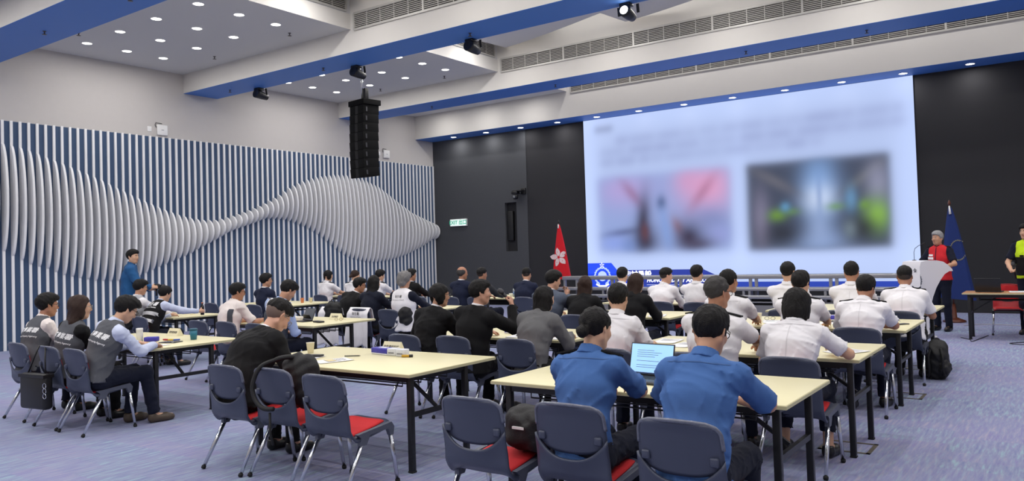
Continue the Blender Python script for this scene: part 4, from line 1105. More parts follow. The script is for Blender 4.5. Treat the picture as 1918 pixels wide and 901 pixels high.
UNI = [('shirt', 'uniform_shirt', 'white', {'sleeve': 'short'})]
def suit(c): return [('jacket', 'suit_jacket', c, {})]
PO = []
def seat(cx, cy, who, chair_label=None, dx=0, dy=0, no_chair=False, **q):
    """a person on a chair: chair at (cx, cy), the person shifted by dx"""
    if not no_chair: chair(cx, cy, chair_label)
    q['at'] = (cx + dx, cy + dy); q['label'] = who; PO.append(person(q))
C_ = 'navy chair with red pad, '
GPA = [dict(on='vest', text='政府產業署', size=.062, h=.62, bold=.0012, shear=.12), dict(on='vest', text='Government Property Agency', size=.026, h=.44, bold=.0006)]
# left table, three grey vests
seat(7.75, 3.98, 'man in a grey lettered vest and white shirt with glasses, leftmost of three', C_ + 'leftmost, under the grey vest man', dx=-.05, lean=16, side=-4, size=.95, head=1.1, hp=8, hy=4, hair='short', skin=2, glasses=1, face=1, arms='fold', sleeve='long',
     wear=[('shirt', 'shirt', 'cream', {'sleeve': 'long'}), ('vest', 'vest', 'vest', {})], prints=GPA)
seat(8.50, 3.95, 'woman with long brown hair in a grey lettered vest over black sleeves', C_ + 'under the long haired vest woman', dx=.02, lean=10, side=6, size=.93, head=1.08, hp=6, hy=12, hair='long', hairlen=.2, hc='brown', skin=1, face=1, glasses=2, arms='fold',
     wear=[('shirt', 'sweater', 'black', {'sleeve': 'long'}), ('vest', 'vest', 'vest', {})], prints=GPA, legs_col='black')
seat(9.04, 3.94, 'man in a grey lettered vest and pale blue sleeves bent over writing', C_ + 'under the writing vest man', dx=.08, lean=20, side=8, size=.975, head=1.08, hp=34, hy=6, hair='side', skin=1, glasses=1, face=1, curl=.8,
     arms=({'to': (-.10, .44, .79)}, {'to': (.14, .47, .785), 'hd': (-.5, .8, -.3)}), wear=[('shirt', 'shirt', 'paleblue', {'sleeve': 'long'}), ('vest', 'vest', 'vest', {})], prints=GPA, shoe='brown', legs=(-.02, .10))
# by the slat wall, first row
seat(4.90, 6.72, 'seated man with glasses in a pale vest, partly behind the black backpack', C_ + 'under the man in the pale vest by the wall', lean=2, size=1.0, hp=12, hy=8, hair='short', skin=0, glasses=1, face=1,
     wear=[('shirt', 'shirt', 'white', {'sleeve': 'long'}), ('vest', 'vest', 'vestlight', {})])
HD = [dict(on='vest', text='衛生署', size=.085, h=.78, bold=.0015), dict(on='vest', text='Department of Health', size=.03, h=.60, bold=.0006), dict(on='vest', w=.36, hh=.055, h=.34, m=M_REFL, name='reflective_band'), dict(on='vest', w=.36, hh=.05, h=.02, m=M_REFL, name='reflective_band')]
seat(5.42, 6.62, 'man in a black reflective vest stretching his arm along the table', C_ + 'under the black reflective vest', dx=-.05, lean=30, side=-6, size=.97, hp=20, hy=-10, hair='short', skin=1, curl=.9,
     arms=('table', {'to': (.30, .66, .82), 'hint': (.6, -.3, -.6), 'hd': (.1, 1, 0), 'pn': (-1, 0, -.1)}), wear=[('shirt', 'shirt', 'paleblue', {'sleeve': 'long'}), ('vest', 'vest', 'black', {})], prints=HD)
# left second row
chair(7.18, 6.45, C_ + 'empty, left of the white waistcoat man')
seat(7.80, 6.45, 'man with a white shirt back and grey side panel leaning on the table', C_ + 'under the white and grey waistcoat man', dx=-.20, lean=18, side=-6, size=.97, hp=10, hy=22, hair='short', skin=2, glasses=1, wear=[('shirt', 'shirt', 'cream', {'sleeve': 'rolled'}), ('vest', 'waistcoat', 'cream', {})],
     prints=[dict(on='waistcoat', w=.06, hh=.30, n=10, h=.28, dx=.130, m=CL['greyvest'], name='side_panel')])
seat(8.50, 6.40, 'man with light blue sleeves and a white yoked dark vest looking down', C_ + 'under the light blue sleeves', dx=.14, lean=4, side=14, size=1.03, hp=38, hy=8, hair='short', skin=0, arms='lap', wear=[('shirt', 'shirt', 'lblue', {'sleeve': 'long'}), ('vest', 'waistcoat', 'greyvest', {})],
     prints=[dict(on='waistcoat', w=.30, hh=.16, h=.86, m=CL['white'], name='white_yoke')])
# slat wall, second row
chair(3.45, 9.15, C_ + 'empty, by the slat wall in the second row')
seat(4.95, 9.0, 'man in a dark navy suit with glasses sitting upright near the slat wall', C_ + 'under the navy suit near the slat wall', dx=.12, lean=0, size=1.0, hp=2, hy=22, hair='short', skin=0, glasses=1, face=1, wear=suit('navy'), arms='lap')
# front middle table
seat(11.53, 3.86, 'heavy man in a black suit with faded hair bent low over the front table', C_ + 'under the bent man in black', dx=-.12, dy=.05, lean=32, side=-3, size=1.02, build=1.22, head=1.12, hp=42, hy=6, hair='fade', stub=1, skin=3, glasses=2, arms='table', wear=suit('black'), legs_col='black')
chair(12.05, 3.90, C_ + 'empty, with a black backpack hung on it'); chair(12.66, 3.84, C_ + 'empty, with its red seat fully showing')
# slat wall, third row, white uniforms
seat(3.60, 11.7, 'leftmost of three white uniforms by the slat wall, short black hair', C_ + 'under the leftmost white uniform by the wall', lean=4, size=.98, hp=12, hy=10, hair='bowl', skin=1, wear=UNI, epaulettes=1, legs_col='black', face=1)
seat(4.35, 11.7, 'middle of three white uniforms by the slat wall, brown hair tied up', C_ + 'under the middle white uniform by the wall', dx=.1, lean=2, size=.97, hp=16, hy=14, hair='bun', hc='brown', skin=1, wear=UNI, epaulettes=1, legs_col='black')
seat(5.10, 11.7, 'rightmost of three white uniforms by the slat wall, half hidden', C_ + 'under the rightmost white uniform by the wall', dx=.08, lean=2, size=.97, hp=16, hy=12, hair='short', skin=1, wear=UNI, epaulettes=1, legs_col='black')
# left third row
seat(7.30, 8.7, 'man in a black suit leaning right to talk to a long haired woman', C_ + 'draped with a white coat under the leaning black suit', dx=.10, lean=24, side=10, size=.97, build=1.08, hp=14, hy=42, hair='short', skin=2, glasses=1, face=1, wear=suit('black'), legs_col='black')
seat(7.95, 8.7, 'woman in navy with long straight black hair, seen from behind', C_ + 'draped with a white vest under the long haired woman', dx=.04, lean=10, size=.955, hp=8, hy=-4, hair='long', hairlen=.20, skin=1, wear=suit('dnavy'), legs_col='black')
seat(8.54, 8.7, 'silver haired man in a white lettered vest over navy sleeves', C_ + 'below the silver haired man in the white vest', dx=.18, lean=0, size=1.0, build=1.1, hp=4, hy=-6, hair='curly', hc='silver', skin=0, wear=[('shirt', 'sweater', 'dnavy', {'sleeve': 'long'}), ('vest', 'vest', 'white', {})],
     prints=[dict(on='vest', text='衛生署', size=.045, h=.82, m=mat('print_dark', (60, 58, 60), .8)), dict(on='vest', text='Department of Health', size=.026, h=.70, m=mat('print_dark', (60, 58, 60), .8))], legs_col='black')
seat(6.6, 11.5, 'man in a black suit just behind the silver haired man', C_ + 'under the black suit behind the silver hair', dx=-.34, lean=2, size=.97, hp=2, hy=18, hair='side', skin=2, wear=suit('black'), face=1)
# middle second row
seat(11.34, 6.05, 'black suit person with bowl cut hair and glasses holding a card', C_ + 'under the bowl cut hair and black suit', dx=.14, lean=18, side=3, size=.975, hp=8, hy=26, hair='bowl', skin=0, glasses=1, face=1, wear=suit('black'), legs_col='black', curl=.9, arms=('lap', {'to': (.16, .40, .86), 'hd': (-.3, 1, .3), 'pn': (-1, 0, 0)}))
seat(11.93, 6.10, 'man in a black suit speaking into a handheld microphone', C_ + 'under the man with the microphone', dx=.10, lean=8, side=5, size=.985, build=1.08, hp=2, hy=38, hair='short', skin=3, face=1, wear=suit('black'), legs_col='black', curl=(.5, 1.15),
     arms=('table', {'to': (.25, .30, 1.07), 'hint': (.5, .2, -.9), 'hd': (-.25, .25, .9), 'pn': (-.9, -.2, -.2)}))
seat(12.67, 6.10, 'woman in a grey suit with long black hair over her shoulder', C_ + 'under the grey suit woman', dx=.05, lean=23, side=2, size=.96, hp=12, hy=10, hair='long', hairlen=.16, skin=1, wear=suit('greysuit'), legs_col='black')
# left last row
seat(7.40, 11.5, 'man with thinning hair in a navy suit against the charcoal wall', C_ + 'under the thinning hair and navy suit', dx=.16, lean=0, size=1.01, hp=4, hy=20, hair='bald', hc='salt', skin=2, wear=suit('navy'))
seat(8.02, 11.5, 'man with cropped hair in a dark grey suit beside the navy suit', C_ + 'under the cropped hair and dark grey suit', dx=-.02, lean=3, size=.97, hp=4, hy=14, hair='fade', skin=2, wear=suit('charcoal'))
seat(9.0, 11.6, 'man in a navy suit alone before the charcoal wall edge, back to camera', C_ + 'under the lone navy suit by the flag', dx=-.12, lean=12, size=.97, build=1.1, hp=10, hy=-16, hair='fade', skin=0, wear=suit('navy'))
# middle third row
seat(11.20, 8.6, 'man in a blue grey suit with full black hair, below the red flag', C_ + 'under the blue grey suit', dx=.12, lean=6, side=2, size=1.0, build=1.08, hp=14, hy=28, hair='side', skin=3, wear=suit('bluegrey'), arms=('table', {'to': (.05, .36, 1.0), 'hd': (-.3, .2, .9), 'pn': (0, -1, 0), 'hint': (.6, .1, -.8)}))
seat(11.85, 8.55, 'woman in a black suit with straight brown hair, seen squarely from behind', C_ + 'under the straight brown hair', dx=-.05, lean=22, size=.955, hp=8, hy=-18, hair='long', hairlen=.06, hc='brown', skin=1, wear=suit('black'))
seat(12.50, 8.6, 'woman in a black suit with a brown ponytail, arm on the table', C_ + 'under the ponytail and black suit', lean=14, size=.96, hp=14, hy=16, hair='long', hairlen=.14, hc='brown', skin=1, wear=suit('black'))
# middle last row, white shirts
seat(11.30, 10.9, 'white shirt man in front of the screen crest', C_ + 'under the white shirt by the screen crest', dx=-.12, lean=13, side=-4, size=.97, hp=8, hy=-4, hair='short', skin=1, wear=[('shirt', 'shirt', 'white', {'sleeve': 'long'})])
seat(11.90, 10.9, 'white shirt man with faded hair turning right, below the screen motto', C_ + 'under the white shirt with faded hair', dx=-.08, lean=21, size=.97, build=1.08, hp=8, hy=38, hair='fade', skin=3, wear=[('shirt', 'shirt', 'white', {'sleeve': 'long'})])
seat(12.50, 10.85, 'white shirt man tallest of the three before the screen motto', C_ + 'under the tall white shirt before the screen', dx=-.07, lean=0, size=.97, hp=4, hy=10, hair='short', skin=1, wear=[('shirt', 'shirt', 'white', {'sleeve': 'long'})])
# right column, front row
chair(14.10, 3.64, C_ + 'empty in the front row, with a black sling bag')
seat(14.68, 3.72, 'woman in a royal blue uniform shirt with hair in a low bun', C_ + 'under the woman with the bun', dx=-.02, lean=18, side=-2, size=.945, head=1.02, hp=16, hy=10, hair='bun', skin=1, epaulettes=1, wear=[('shirt', 'uniform_shirt', 'police', {'sleeve': 'rolled'})],
     arms=('table', {'to': (.06, .47, .79), 'hint': (.9, -.2, -.5), 'hd': (-.5, .8, -.1)}), legs=(-.05, .05))
seat(15.33, 3.62, 'man in a royal blue uniform shirt with rolled sleeves, nearest the camera', C_ + 'under the blue shirt man nearest the camera', lean=22, side=0, size=1.0, build=1.02, head=1.0, hp=24, hy=4, hair='short', skin=0, glasses=1, wear=[('shirt', 'uniform_shirt', 'police', {'sleeve': 'rolled'})],
     arms=({'to': (-.10, .44, .79), 'hint': (-1, -.1, -.4)}, {'to': (.06, .47, .785), 'hint': (1, -.1, -.35), 'hd': (-.7, .6, -.1)}))
# right column, second row
seat(13.80, 5.80, 'white uniform officer with thick black hair and epaulettes, behind the laptop', C_ + 'under the white uniform behind the laptop', dx=-.08, lean=17, size=.975, hp=10, hy=-10, hair='short', skin=1, epaulettes=1, wear=UNI)
seat(14.50, 5.80, 'white uniform officer with greying hair and glasses, forearm on the table', C_ + 'under the greying officer', dx=.10, lean=2, side=2, size=1.02, build=1.12, hp=8, hy=24, hair='crop', hc='salt', skin=2, glasses=1, epaulettes=1, wear=UNI, arms=('table', {'to': (.20, .45, .80), 'hint': (.9, .1, -.5), 'hd': (-.4, .9, -.1)}))
seat(15.20, 5.82, 'white uniform officer with chin length dark hair writing at the corner', C_ + 'under the chin length hair at the table corner', dx=-.05, lean=26, size=.97, build=1.1, head=1.06, hp=26, hy=0, hair='bob', skin=1, wear=UNI, ankle=.10, arms=('table', {'to': (.20, .45, .80), 'hint': (.9, -.1, -.5), 'hd': (-.2, .9, .1)}), legs=(-.02, -.02), spread=.15)
# right column, third row
seat(13.95, 7.95, 'white uniform officer with cropped hair and epaulettes, third row left', C_ + 'under the cropped white uniform', lean=0, size=1.0, hp=4, hy=14, hair='crop', skin=2, epaulettes=1, wear=UNI)
seat(14.60, 7.95, 'white uniform officer with black hair behind the chin length hair', C_ + 'behind the chin length hair', dx=.06, lean=4, size=.975, hp=10, hy=6, hair='short', skin=1, epaulettes=1, wear=UNI)
seat(15.20, 7.98, 'white uniform officer with black hair leaning, elbow at the table corner', C_ + 'under the officer leaning at the corner', lean=23, size=.97, build=1.12, hp=20, hy=14, hair='short', skin=2, epaulettes=1, wear=UNI, arms=('table', {'to': (.04, .44, .79), 'hint': (1, -.1, -.4), 'hd': (-.8, .5, -.1)}), legs=(-.3, -.06))
# right column, last row
seat(14.0, 9.90, 'white uniform officer in the last row before the right hand picture', C_ + 'under the last row officer on the left', lean=0, size=1.03, hp=2, hy=10, hair='crop', skin=1, wear=UNI)
seat(14.65, 9.90, 'white uniform officer with thinning crown before the podium', C_ + 'under the thinning crown', dx=.08, lean=2, size=1.02, build=1.08, hp=6, hy=0, hair='crop', skin=2, wear=UNI, glasses=1)
seat(15.25, 9.90, 'broad white uniform officer beside the white podium, nearest the aisle', C_ + 'under the broad officer beside the podium', dx=.02, lean=22, size=.985, build=1.22, hp=10, hy=-8, hair='fade', skin=2, epaulettes=1, wear=UNI, legs_col='black', legs=(-.02, -.02), arms='table')
# ---------------------------------------------------------------- the LED screen
SX0, SX1, SZ0, SZ1, SY = 5.69, 14.15, .50, 5.272, DY - .03
def soft_box(X, Z, x0, x1, z0, z1, b):
    f = lambda t: 1 / (1 + np.exp(-t / b)); return f(X - x0) * f(x1 - X) * f(Z - z0) * f(z1 - Z)
def blob(X, Z, x, z, sx, sz, rot=0.):
    c, s = math.cos(rot), math.sin(rot); u = (X - x) * c + (Z - z) * s; v = -(X - x) * s + (Z - z) * c
    return np.exp(-(u / sx) ** 2 - (v / sz) ** 2)
def screen():
    nx, nz = 200, 118
    X, Z = np.meshgrid(np.linspace(SX0, SX1, nx), np.linspace(SZ0, SZ1, nz))
    img = np.zeros((nz, nx, 3)); img[:] = np.array([.455, .555, .85])
    img *= (1 + .16 * blob(X, Z, 10.1, 1.2, 6, .5) + .20 * blob(X, Z, 5.7, 3.0, .45, 4.0) + .16 * blob(X, Z, 14.1, 3.0, .4, 4.0) + .14 * blob(X, Z, 10.0, 5.3, 6, .45) + .10 * blob(X, Z, 10.1, 2.6, .3, 2.0))[..., None]
    def over(mask, c, k=1.0): img[:] = img * (1 - k * mask[..., None]) + np.array([lin(e / 255) for e in c]) * k * mask[..., None]
    rg = np.random.RandomState(5)
    over(soft_box(X, Z, 6.05, 6.62, 4.88, 5.06, .05), (100, 110, 150), .6)
    for zc, x0, x1 in ((4.60, 6.7, 13.9), (4.30, 6.2, 13.95), (4.02, 6.2, 12.2)):
        x = x0
        while x < x1:
            wd = rg.uniform(.25, .8); over(soft_box(X, Z, x, min(x + wd, x1), zc - .09, zc + .09, .07), (126, 134, 182), rg.uniform(.30, .62) + .15 * (x > 12)); x += wd + rg.uniform(.03, .12)
    # left picture: a bright underpass with an escalator
    L = soft_box(X, Z, 6.10, 9.90, 1.50, 3.60, .07); over(L, (142, 160, 212), .9)
    for a in ((6.9, 3.25, .8, .5, 0, (182, 160, 214), .8), (7.15, 3.1, .5, .16, -.9, (150, 112, 150), .7), (9.3, 3.15, .75, .65, 0, (226, 158, 196), .85), (9.15, 3.0, .55, .16, .9, (168, 116, 150), .7),
              (8.75, 3.4, .35, .4, 0, (214, 150, 190), .5), (6.8, 2.05, .6, .12, .1, (84, 92, 132), .75), (6.55, 1.75, .5, .25, 0, (138, 160, 232), .7), (9.4, 2.3, .55, .35, -.2, (112, 128, 178), .6), (9.6, 1.9, .4, .25, 0, (150, 156, 216), .6),
              (7.45, 2.35, .22, .75, -.10, (58, 56, 78), .9), (7.5, 1.75, .42, .45, 0, (52, 48, 66), .9), (7.5, 2.05, .14, .25, 0, (104, 62, 66), .7), (8.0, 2.8, .14, .2, 0, (60, 72, 110), .8), (8.45, 2.15, .16, .3, .5, (150, 122, 142), .8),
              (8.75, 1.85, .42, .45, .7, (56, 48, 70), .95), (9.0, 1.65, .5, .2, 0, (72, 62, 84), .8), (8.1, 2.1, .15, .7, .15, (128, 156, 214), .7), (7.0, 1.65, .25, .25, 0, (110, 136, 196), .6)):
        over(blob(X, Z, *a[:5]) * L, a[5], a[6])
    # right picture: a dark carriage with green vests
    R = soft_box(X, Z, 10.32, 13.60, 1.46, 3.62, .05); over(R, (58, 64, 82), .96)
    for a in ((12.05, 2.9, .42, .9, 0, (132, 168, 222), .9), (12.05, 2.65, .35, .35, 0, (206, 220, 246), .85), (12.05, 2.7, .08, .5, 0, (110, 138, 190), .6), (12.0, 1.65, .7, .35, 0, (140, 162, 206), .9), (12.0, 1.95, .25, .4, 0, (150, 170, 212), .7),
              (10.65, 2.2, .22, .75, 0, (128, 124, 150), .85), (11.0, 3.15, .65, .14, -.55, (104, 104, 116), .8), (13.05, 3.1, .6, .13, .62, (100, 104, 112), .8), (13.35, 2.95, .28, .5, 0, (150, 152, 178), .75), (13.3, 2.2, .28, .36, 0, (138, 184, 84), .95), (13.05, 2.45, .14, .12, 0, (112, 152, 70), .8),
              (11.05, 2.3, .22, .16, 0, (112, 152, 66), .9), (11.4, 2.38, .2, .1, 0, (104, 144, 80), .6), (11.25, 2.5, .12, .12, 0, (96, 150, 190), .8), (12.75, 2.6, .14, .3, 0, (104, 150, 190), .75), (12.4, 2.45, .2, .1, 0, (104, 150, 60), .6), (11.2, 1.85, .5, .35, 0, (38, 38, 44), .8), (12.95, 1.9, .4, .35, 0, (44, 44, 48), .8), (12.7, 1.9, .16, .22, 0, (120, 136, 146), .6)):
        over(blob(X, Z, *a[:5]) * R, a[5], a[6])
    img = np.clip(img, 0, 1)
    V = np.stack([X, np.full_like(X, SY), Z], -1).reshape(-1, 3)
    F = np.array([(j * nx + i, j * nx + i + 1, (j + 1) * nx + i + 1, (j + 1) * nx + i) for j in range(nz - 1) for i in range(nx - 1)])
    me = mk('display', V, F, True)
    at = me.color_attributes.new('display', 'FLOAT_COLOR', 'POINT'); c4 = np.ones((nx * nz, 4), np.float32); c4[:, :3] = img.reshape(-1, 3); at.data.foreach_set('color', c4.ravel())
    m = bpy.data.materials.new('led_display'); m.use_nodes = True; nt = m.node_tree; b = nt.nodes['Principled BSDF']; a = nt.nodes.new('ShaderNodeAttribute'); a.attribute_name = 'display'
    nt.links.new(a.outputs['Color'], b.inputs['Emission Color']); b.inputs['Emission Strength'].default_value = 1.0; b.inputs['Base Color'].default_value = (.01, .01, .01, 1); b.inputs['Roughness'].default_value = .9; b.inputs['Specular IOR Level'].default_value = .1
    t = thing('led_screen', 'huge wall screen showing a pale blue slide with two blurred pictures', 'screen', (0, 0, 0))
    obj('display', me, m, t)
    MB().box((SX0, SY + .004, SZ0), (SX1, DY + .019, SZ1)).build('screen_cabinet', M_BLK, t)
    def graphic(poly, c, em, dz, name='banner'):
        o = MB().prism(poly, 'y', SY - .004 - dz, SY - .001 - dz).build(name, mat('led_' + str(c), c, .5, emit=em), t); return o
    graphic([(SX0, SZ0), (SX1, SZ0), (SX1, .69), (SX0, .69)], (34, 58, 150), .85, 0)
    graphic([(SX0, .62), (9.95, .62), (9.45, .86), (9.10, 1.02), (SX0, 1.02)], (36, 52, 138), .85, .002)
    graphic([(SX0, .55), (7.0, .55), (6.62, 1.02), (6.44, 1.225), (SX0, 1.225)], (32, 70, 222), .9, .004)
    graphic([(SX0, .55), (7.05, .55), (6.72, .93), (SX0, .93)], (26, 62, 196), .85, .005)
    PW = mat('led_white', (235, 238, 248), .5, emit=.9); PB = mat('led_crest', (176, 196, 244), .5, emit=.8)
    lettering('screen_motto', 'HONOUR, DUTY AND LOYALTY', .143, PW, t, (7.50, SY - .012, .735), (1, 0, 0), (0, 0, 1), bold=.006, shear=.25, align='LEFT')
    lettering('screen_slogan', '忠誠勇毅', .20, PW, t, (6.85, SY - .012, .89), (1, 0, 0), (0, 0, 1), bold=.006, align='LEFT')
    MB().box((7.5, SY - .012, .615), (9.5, SY - .010, .622)).build('motto_rule', PW, t)
    crest(t, (6.15, SY - .012, .86), (1, 0, 0), (0, 0, 1), .30, PB, PW)
    return t
def crest(parent, og, ux, uy, R, m1, m2):
    """round badge: wreath of leaves, ringed disc, star flower above, scroll below; ux, uy span its plane"""
    og, ux, uy = Vector(og), Vector(ux), Vector(uy); nn = ux.cross(uy)
    def P(x, y, z=0): return og + ux * x + uy * y + nn * z
    def flat(pts, m, name, z):
        me = mk(name, [P(x, y, z) for x, y in pts] + [P(x, y, z + .004) for x, y in pts], [tuple(range(len(pts))), tuple(range(len(pts), 2 * len(pts)))[::-1]] + [(i, (i + 1) % len(pts), len(pts) + (i + 1) % len(pts), len(pts) + i) for i in range(len(pts))]); return obj(name, me, m, parent)
    for k in range(18):
        a = math.radians(-62 + k * 304 / 17 - 90 + 62 + 28); a = math.radians(-90 + 30 + k * 300 / 17)
        cx, cy = R * .78 * math.cos(a), R * .78 * math.sin(a); d = a + math.pi / 2 + (.5 if math.cos(a) > 0 else -.5)
        pts = []
        for t in np.linspace(0, 2 * math.pi, 9)[:-1]:
            u, v = R * .17 * math.cos(t), R * .075 * math.sin(t); pts.append((cx + u * math.cos(d) - v * math.sin(d), cy + u * math.sin(d) + v * math.cos(d)))
        flat(pts, m1, 'wreath_leaf', 0)
    flat([(R * .47 * math.cos(a), R * .47 * math.sin(a)) for a in np.linspace(0, 2 * math.pi, 25)[:-1]], m1, 'crest_disc', .001)
    for k in range(5):
        a = math.pi / 2 + k * 2 * math.pi / 5; c0 = (0, R * 1.02)
        flat([(c0[0] + R * .05 * math.cos(a + 1.2), c0[1] + R * .05 * math.sin(a + 1.2)), (c0[0] + R * .2 * math.cos(a - .25), c0[1] + R * .2 * math.sin(a - .25)), (c0[0] + R * .26 * math.cos(a), c0[1] + R * .26 * math.sin(a)), (c0[0] + R * .17 * math.cos(a + .4), c0[1] + R * .17 * math.sin(a + .4))], m2, 'crest_petal', .006)
    flat([(-R * .7, -R * .80), (-R * .35, -R * 1.0), (R * .35, -R * 1.0), (R * .7, -R * .80), (R * .62, -R * .66), (R * .3, -R * .84), (-R * .3, -R * .84), (-R * .62, -R * .66)], m2, 'crest_scroll', .006)
screen()

# ---------------------------------------------------------------- aluminium tiered bench along the screen
rb = thing('tiered_bench', 'long aluminium tiered bench frame in front of the screen', 'bench', (0, 17.2, 0))
bx0, bx1 = 6.20, 14.45
for z0, z1, y0, y1, nm in ((.855, .945, .0, .38, 'upper_deck'), (.615, .685, -.45, -.02, 'middle_deck'), (.455, .53, -.62, -.47, 'lower_deck')):
    MB().bbox((bx0, y0, z0), (bx1, y1, z1), .012).build(nm, M_ALU, rb)
for j, x in enumerate((6.26, 6.62, 7.62, 7.74, 9.3, 9.42, 11.06, 11.19, 12.75, 12.87, 14.25, 14.39)):
    MB().box((x - .03, .02, 0), (x + .03, .08, .86)).build('post', M_ALU, rb)
    MB().box((x - .025, -.44, 0), (x + .025, -.40, .62)).build('post', M_ALU, rb)
MB().box((bx0, -.60, .0), (bx1, -.57, .32)).build('front_panel', M_GREYP, rb)
MB().box((bx0, -.02, .08), (bx1, .0, .46)).build('shade_sheet', mat('bench_shadow', (46, 46, 50), .8), rb)  # dark sheet standing in for the shade under the decks
for z in (.38, .2): MB().tube([(bx0, -.52, z), (bx1, -.52, z)], .02, 8).build('brace_tube', M_ALU, rb)

# ---------------------------------------------------------------- flags
def flag(x, y, ztop, zbot, wid, m, label, seed, spread_right=.5):
    t = thing('flag', label, 'flag', (x, y, 0), 0, 'flags on poles')
    MB().lathe([(.001, 0), (.20, 0), (.20, .03), (.12, .06), (.05, .09), (.03, .35), (.001, .35)], 20).build('flag_base', M_DWOOD, t)
    MB().tube([(0, 0, .3), (0, 0, ztop)], .014, 8).build('pole', M_DWOOD, t)
    MB().lathe([(.001, ztop), (.02, ztop), (.03, ztop + .03), (.02, ztop + .06), (.008, ztop + .09), (.001, ztop + .1)], 12).build('finial', M_DWOOD if seed == 2 else M_BLK, t)
    nv, nu = 36, 44; V = []
    for j in range(nv):
        s = j / (nv - 1); z = ztop - .04 - (ztop - .04 - zbot) * s
        wl = wid * (.07 + .93 * s ** .8); l, r_ = -wl * (1 - spread_right), wl * spread_right; dp = .03 + .10 * s
        for i in range(nu):
            a = i / nu * 2 * math.pi; cx = (l + r_) / 2 + (r_ - l) / 2 * math.cos(a); fold = .030 * s * math.sin(5 * a + seed) + .016 * s * math.sin(9 * a + 2 * seed)
            zz = z + (.10 * (cx / max(wl, .01)) * s if seed == 1 else -.06 * (cx / max(wl, .01)) * s)
            V.append((cx, (dp + fold) * math.sin(a) * .8 + fold, zz))
    F = [(j * nu + i, j * nu + (i + 1) % nu, (j + 1) * nu + (i + 1) % nu, (j + 1) * nu + i) for j in range(nv - 1) for i in range(nu)]
    F += [tuple(range(nu))[::-1]]
    mb = MB(); mb._a(V, F, True); c = mb.build('flag_cloth', m, t); return t, c
ft, fc = flag(5.47, 18.3, 2.36, .82, .56, cloth('flagred', (214, 32, 44), .7), 'red flag with a white five petal flower, left of the screen', 1, .58)
MB().tube([(.0, -.02, 2.33), (.012, -.045, 2.22)], [.012, .02], 8).build('flag_sleeve', M_WHITE, ft)
bv = BVHTree.FromPolygons([v.co for v in fc.data.vertices], [p.vertices[:] for p in fc.data.polygons])
def petal_on_flag(k):
    a0 = math.pi / 2 + math.radians(14) + k * 2 * math.pi / 5; pts = []
    for t in np.linspace(0, 1, 8): pts.append((.035 + .235 * t, -.010 - .066 * math.sin(math.pi * t ** .8)))
    for t in np.linspace(1, 0, 8)[1:]: pts.append((.035 + .235 * t - .02 * math.sin(math.pi * t), .018 + .054 * math.sin(math.pi * t ** 1.3)))
    P = [(r * math.cos(a0) - s * math.sin(a0), r * math.sin(a0) + s * math.cos(a0)) for r, s in pts]
    cx, cy = np.mean(P, 0); rings = [P, [((x + cx) / 2, (y_ + cy) / 2) for x, y_ in P], [(cx, cy)]]
    V = []
    for rg in rings:
        for x, y_ in rg:
            h_ = bv.ray_cast(Vector((.015 + x, -1, 1.43 + y_)), Vector((0, 1, 0))); V.append(tuple((h_[0] if h_[0] is not None else Vector((.015 + x, -.08, 1.43 + y_))) - Vector((0, .006, 0))))
    n = len(P); F = [(i, (i + 1) % n, n + (i + 1) % n, n + i) for i in range(n)] + [(n + i, n + (i + 1) % n, 2 * n) for i in range(n)]
    o = obj('petal', mk('petal', V, F, True), cloth('petal', (236, 214, 214)), ft)
    sx, sy = .15 * math.cos(a0), .15 * math.sin(a0)
    h_ = bv.ray_cast(Vector((.015 + sx, -1, 1.43 + sy)), Vector((0, 1, 0)))
    if h_[0] is not None: MB().lathe([(.001, 0), (.012, 0), (.012, .004), (.001, .004)], 5, h_[0] - Vector((0, .008, 0)), Matrix.Rotation(math.pi / 2, 4, 'X')).build('petal_star', CL['redvest'], o)
for k in range(5): petal_on_flag(k)
f2, c2 = flag(14.98, 17.3, 2.26, .45, .62, cloth('flagblue', (34, 52, 110), .7), 'dark blue flag with a faint crest behind the presenter', 2, .62)
MB().tube([(.0, -.02, 2.24), (.014, -.05, 2.08)], [.012, .022], 8).build('flag_sleeve', M_WHITE, f2)
b2 = BVHTree.FromPolygons([v.co for v in c2.data.vertices], [p.vertices[:] for p in c2.data.polygons])
cr = mat('flag_crest', (120, 118, 104), .8)
for k in range(30):
    a = k * 2 * math.pi / 30; h_ = b2.ray_cast(Vector((.12 + .13 * math.cos(a), -1, 1.38 + .19 * math.sin(a))), Vector((0, 1, 0)))
    if h_[0] is not None: MB().bbox((-.02, -.004, -.009), (.02, .004, .009), .004, Matrix.Translation(h_[0] - Vector((0, .004, 0))) @ Matrix.Rotation(-a + .9, 4, 'Y')).build('crest_leaf', cr, f2)

# ---------------------------------------------------------------- podium, microphone, side table
pd = thing('podium', 'white sculpted podium with a round crest and curved overhang', 'podium', (14.87, 14.58, 0), math.radians(-42))
prof = [(-.20, 0), (-.27, 1.16), (-.24, 1.245), (-.10, 1.262), (.06, 1.258), (.18, 1.235), (.27, 1.18), (.35, 1.105), (.36, 1.075), (.29, 1.075), (.20, 1.03), (.12, .94), (.05, .82), (-.01, .66), (-.05, .46), (-.07, .25), (-.06, 0)]
b_ = MB().prism(prof, 'x', -.21, .21).build('podium_body', mat('podium_white', (232, 230, 234), .35), pd); smooth_angle(b_.data, 28)
for v in b_.data.vertices: v.co.x *= .58 + .42 * min(1, v.co.z / .95) ** 1.5
MB().bbox((-.20, -.26, 0), (.20, .02, .03), .01).build('podium_plate', M_WHITE, pd)
sl_ = Vector((0, -.07, 1.16)).normalized()
crest(pd, (.10, -.252, .95), (1, 0, 0), sl_, .15, mat('crest_grey', (112, 114, 122), .4, .4), mat('crest_dark', (44, 46, 60), .4))
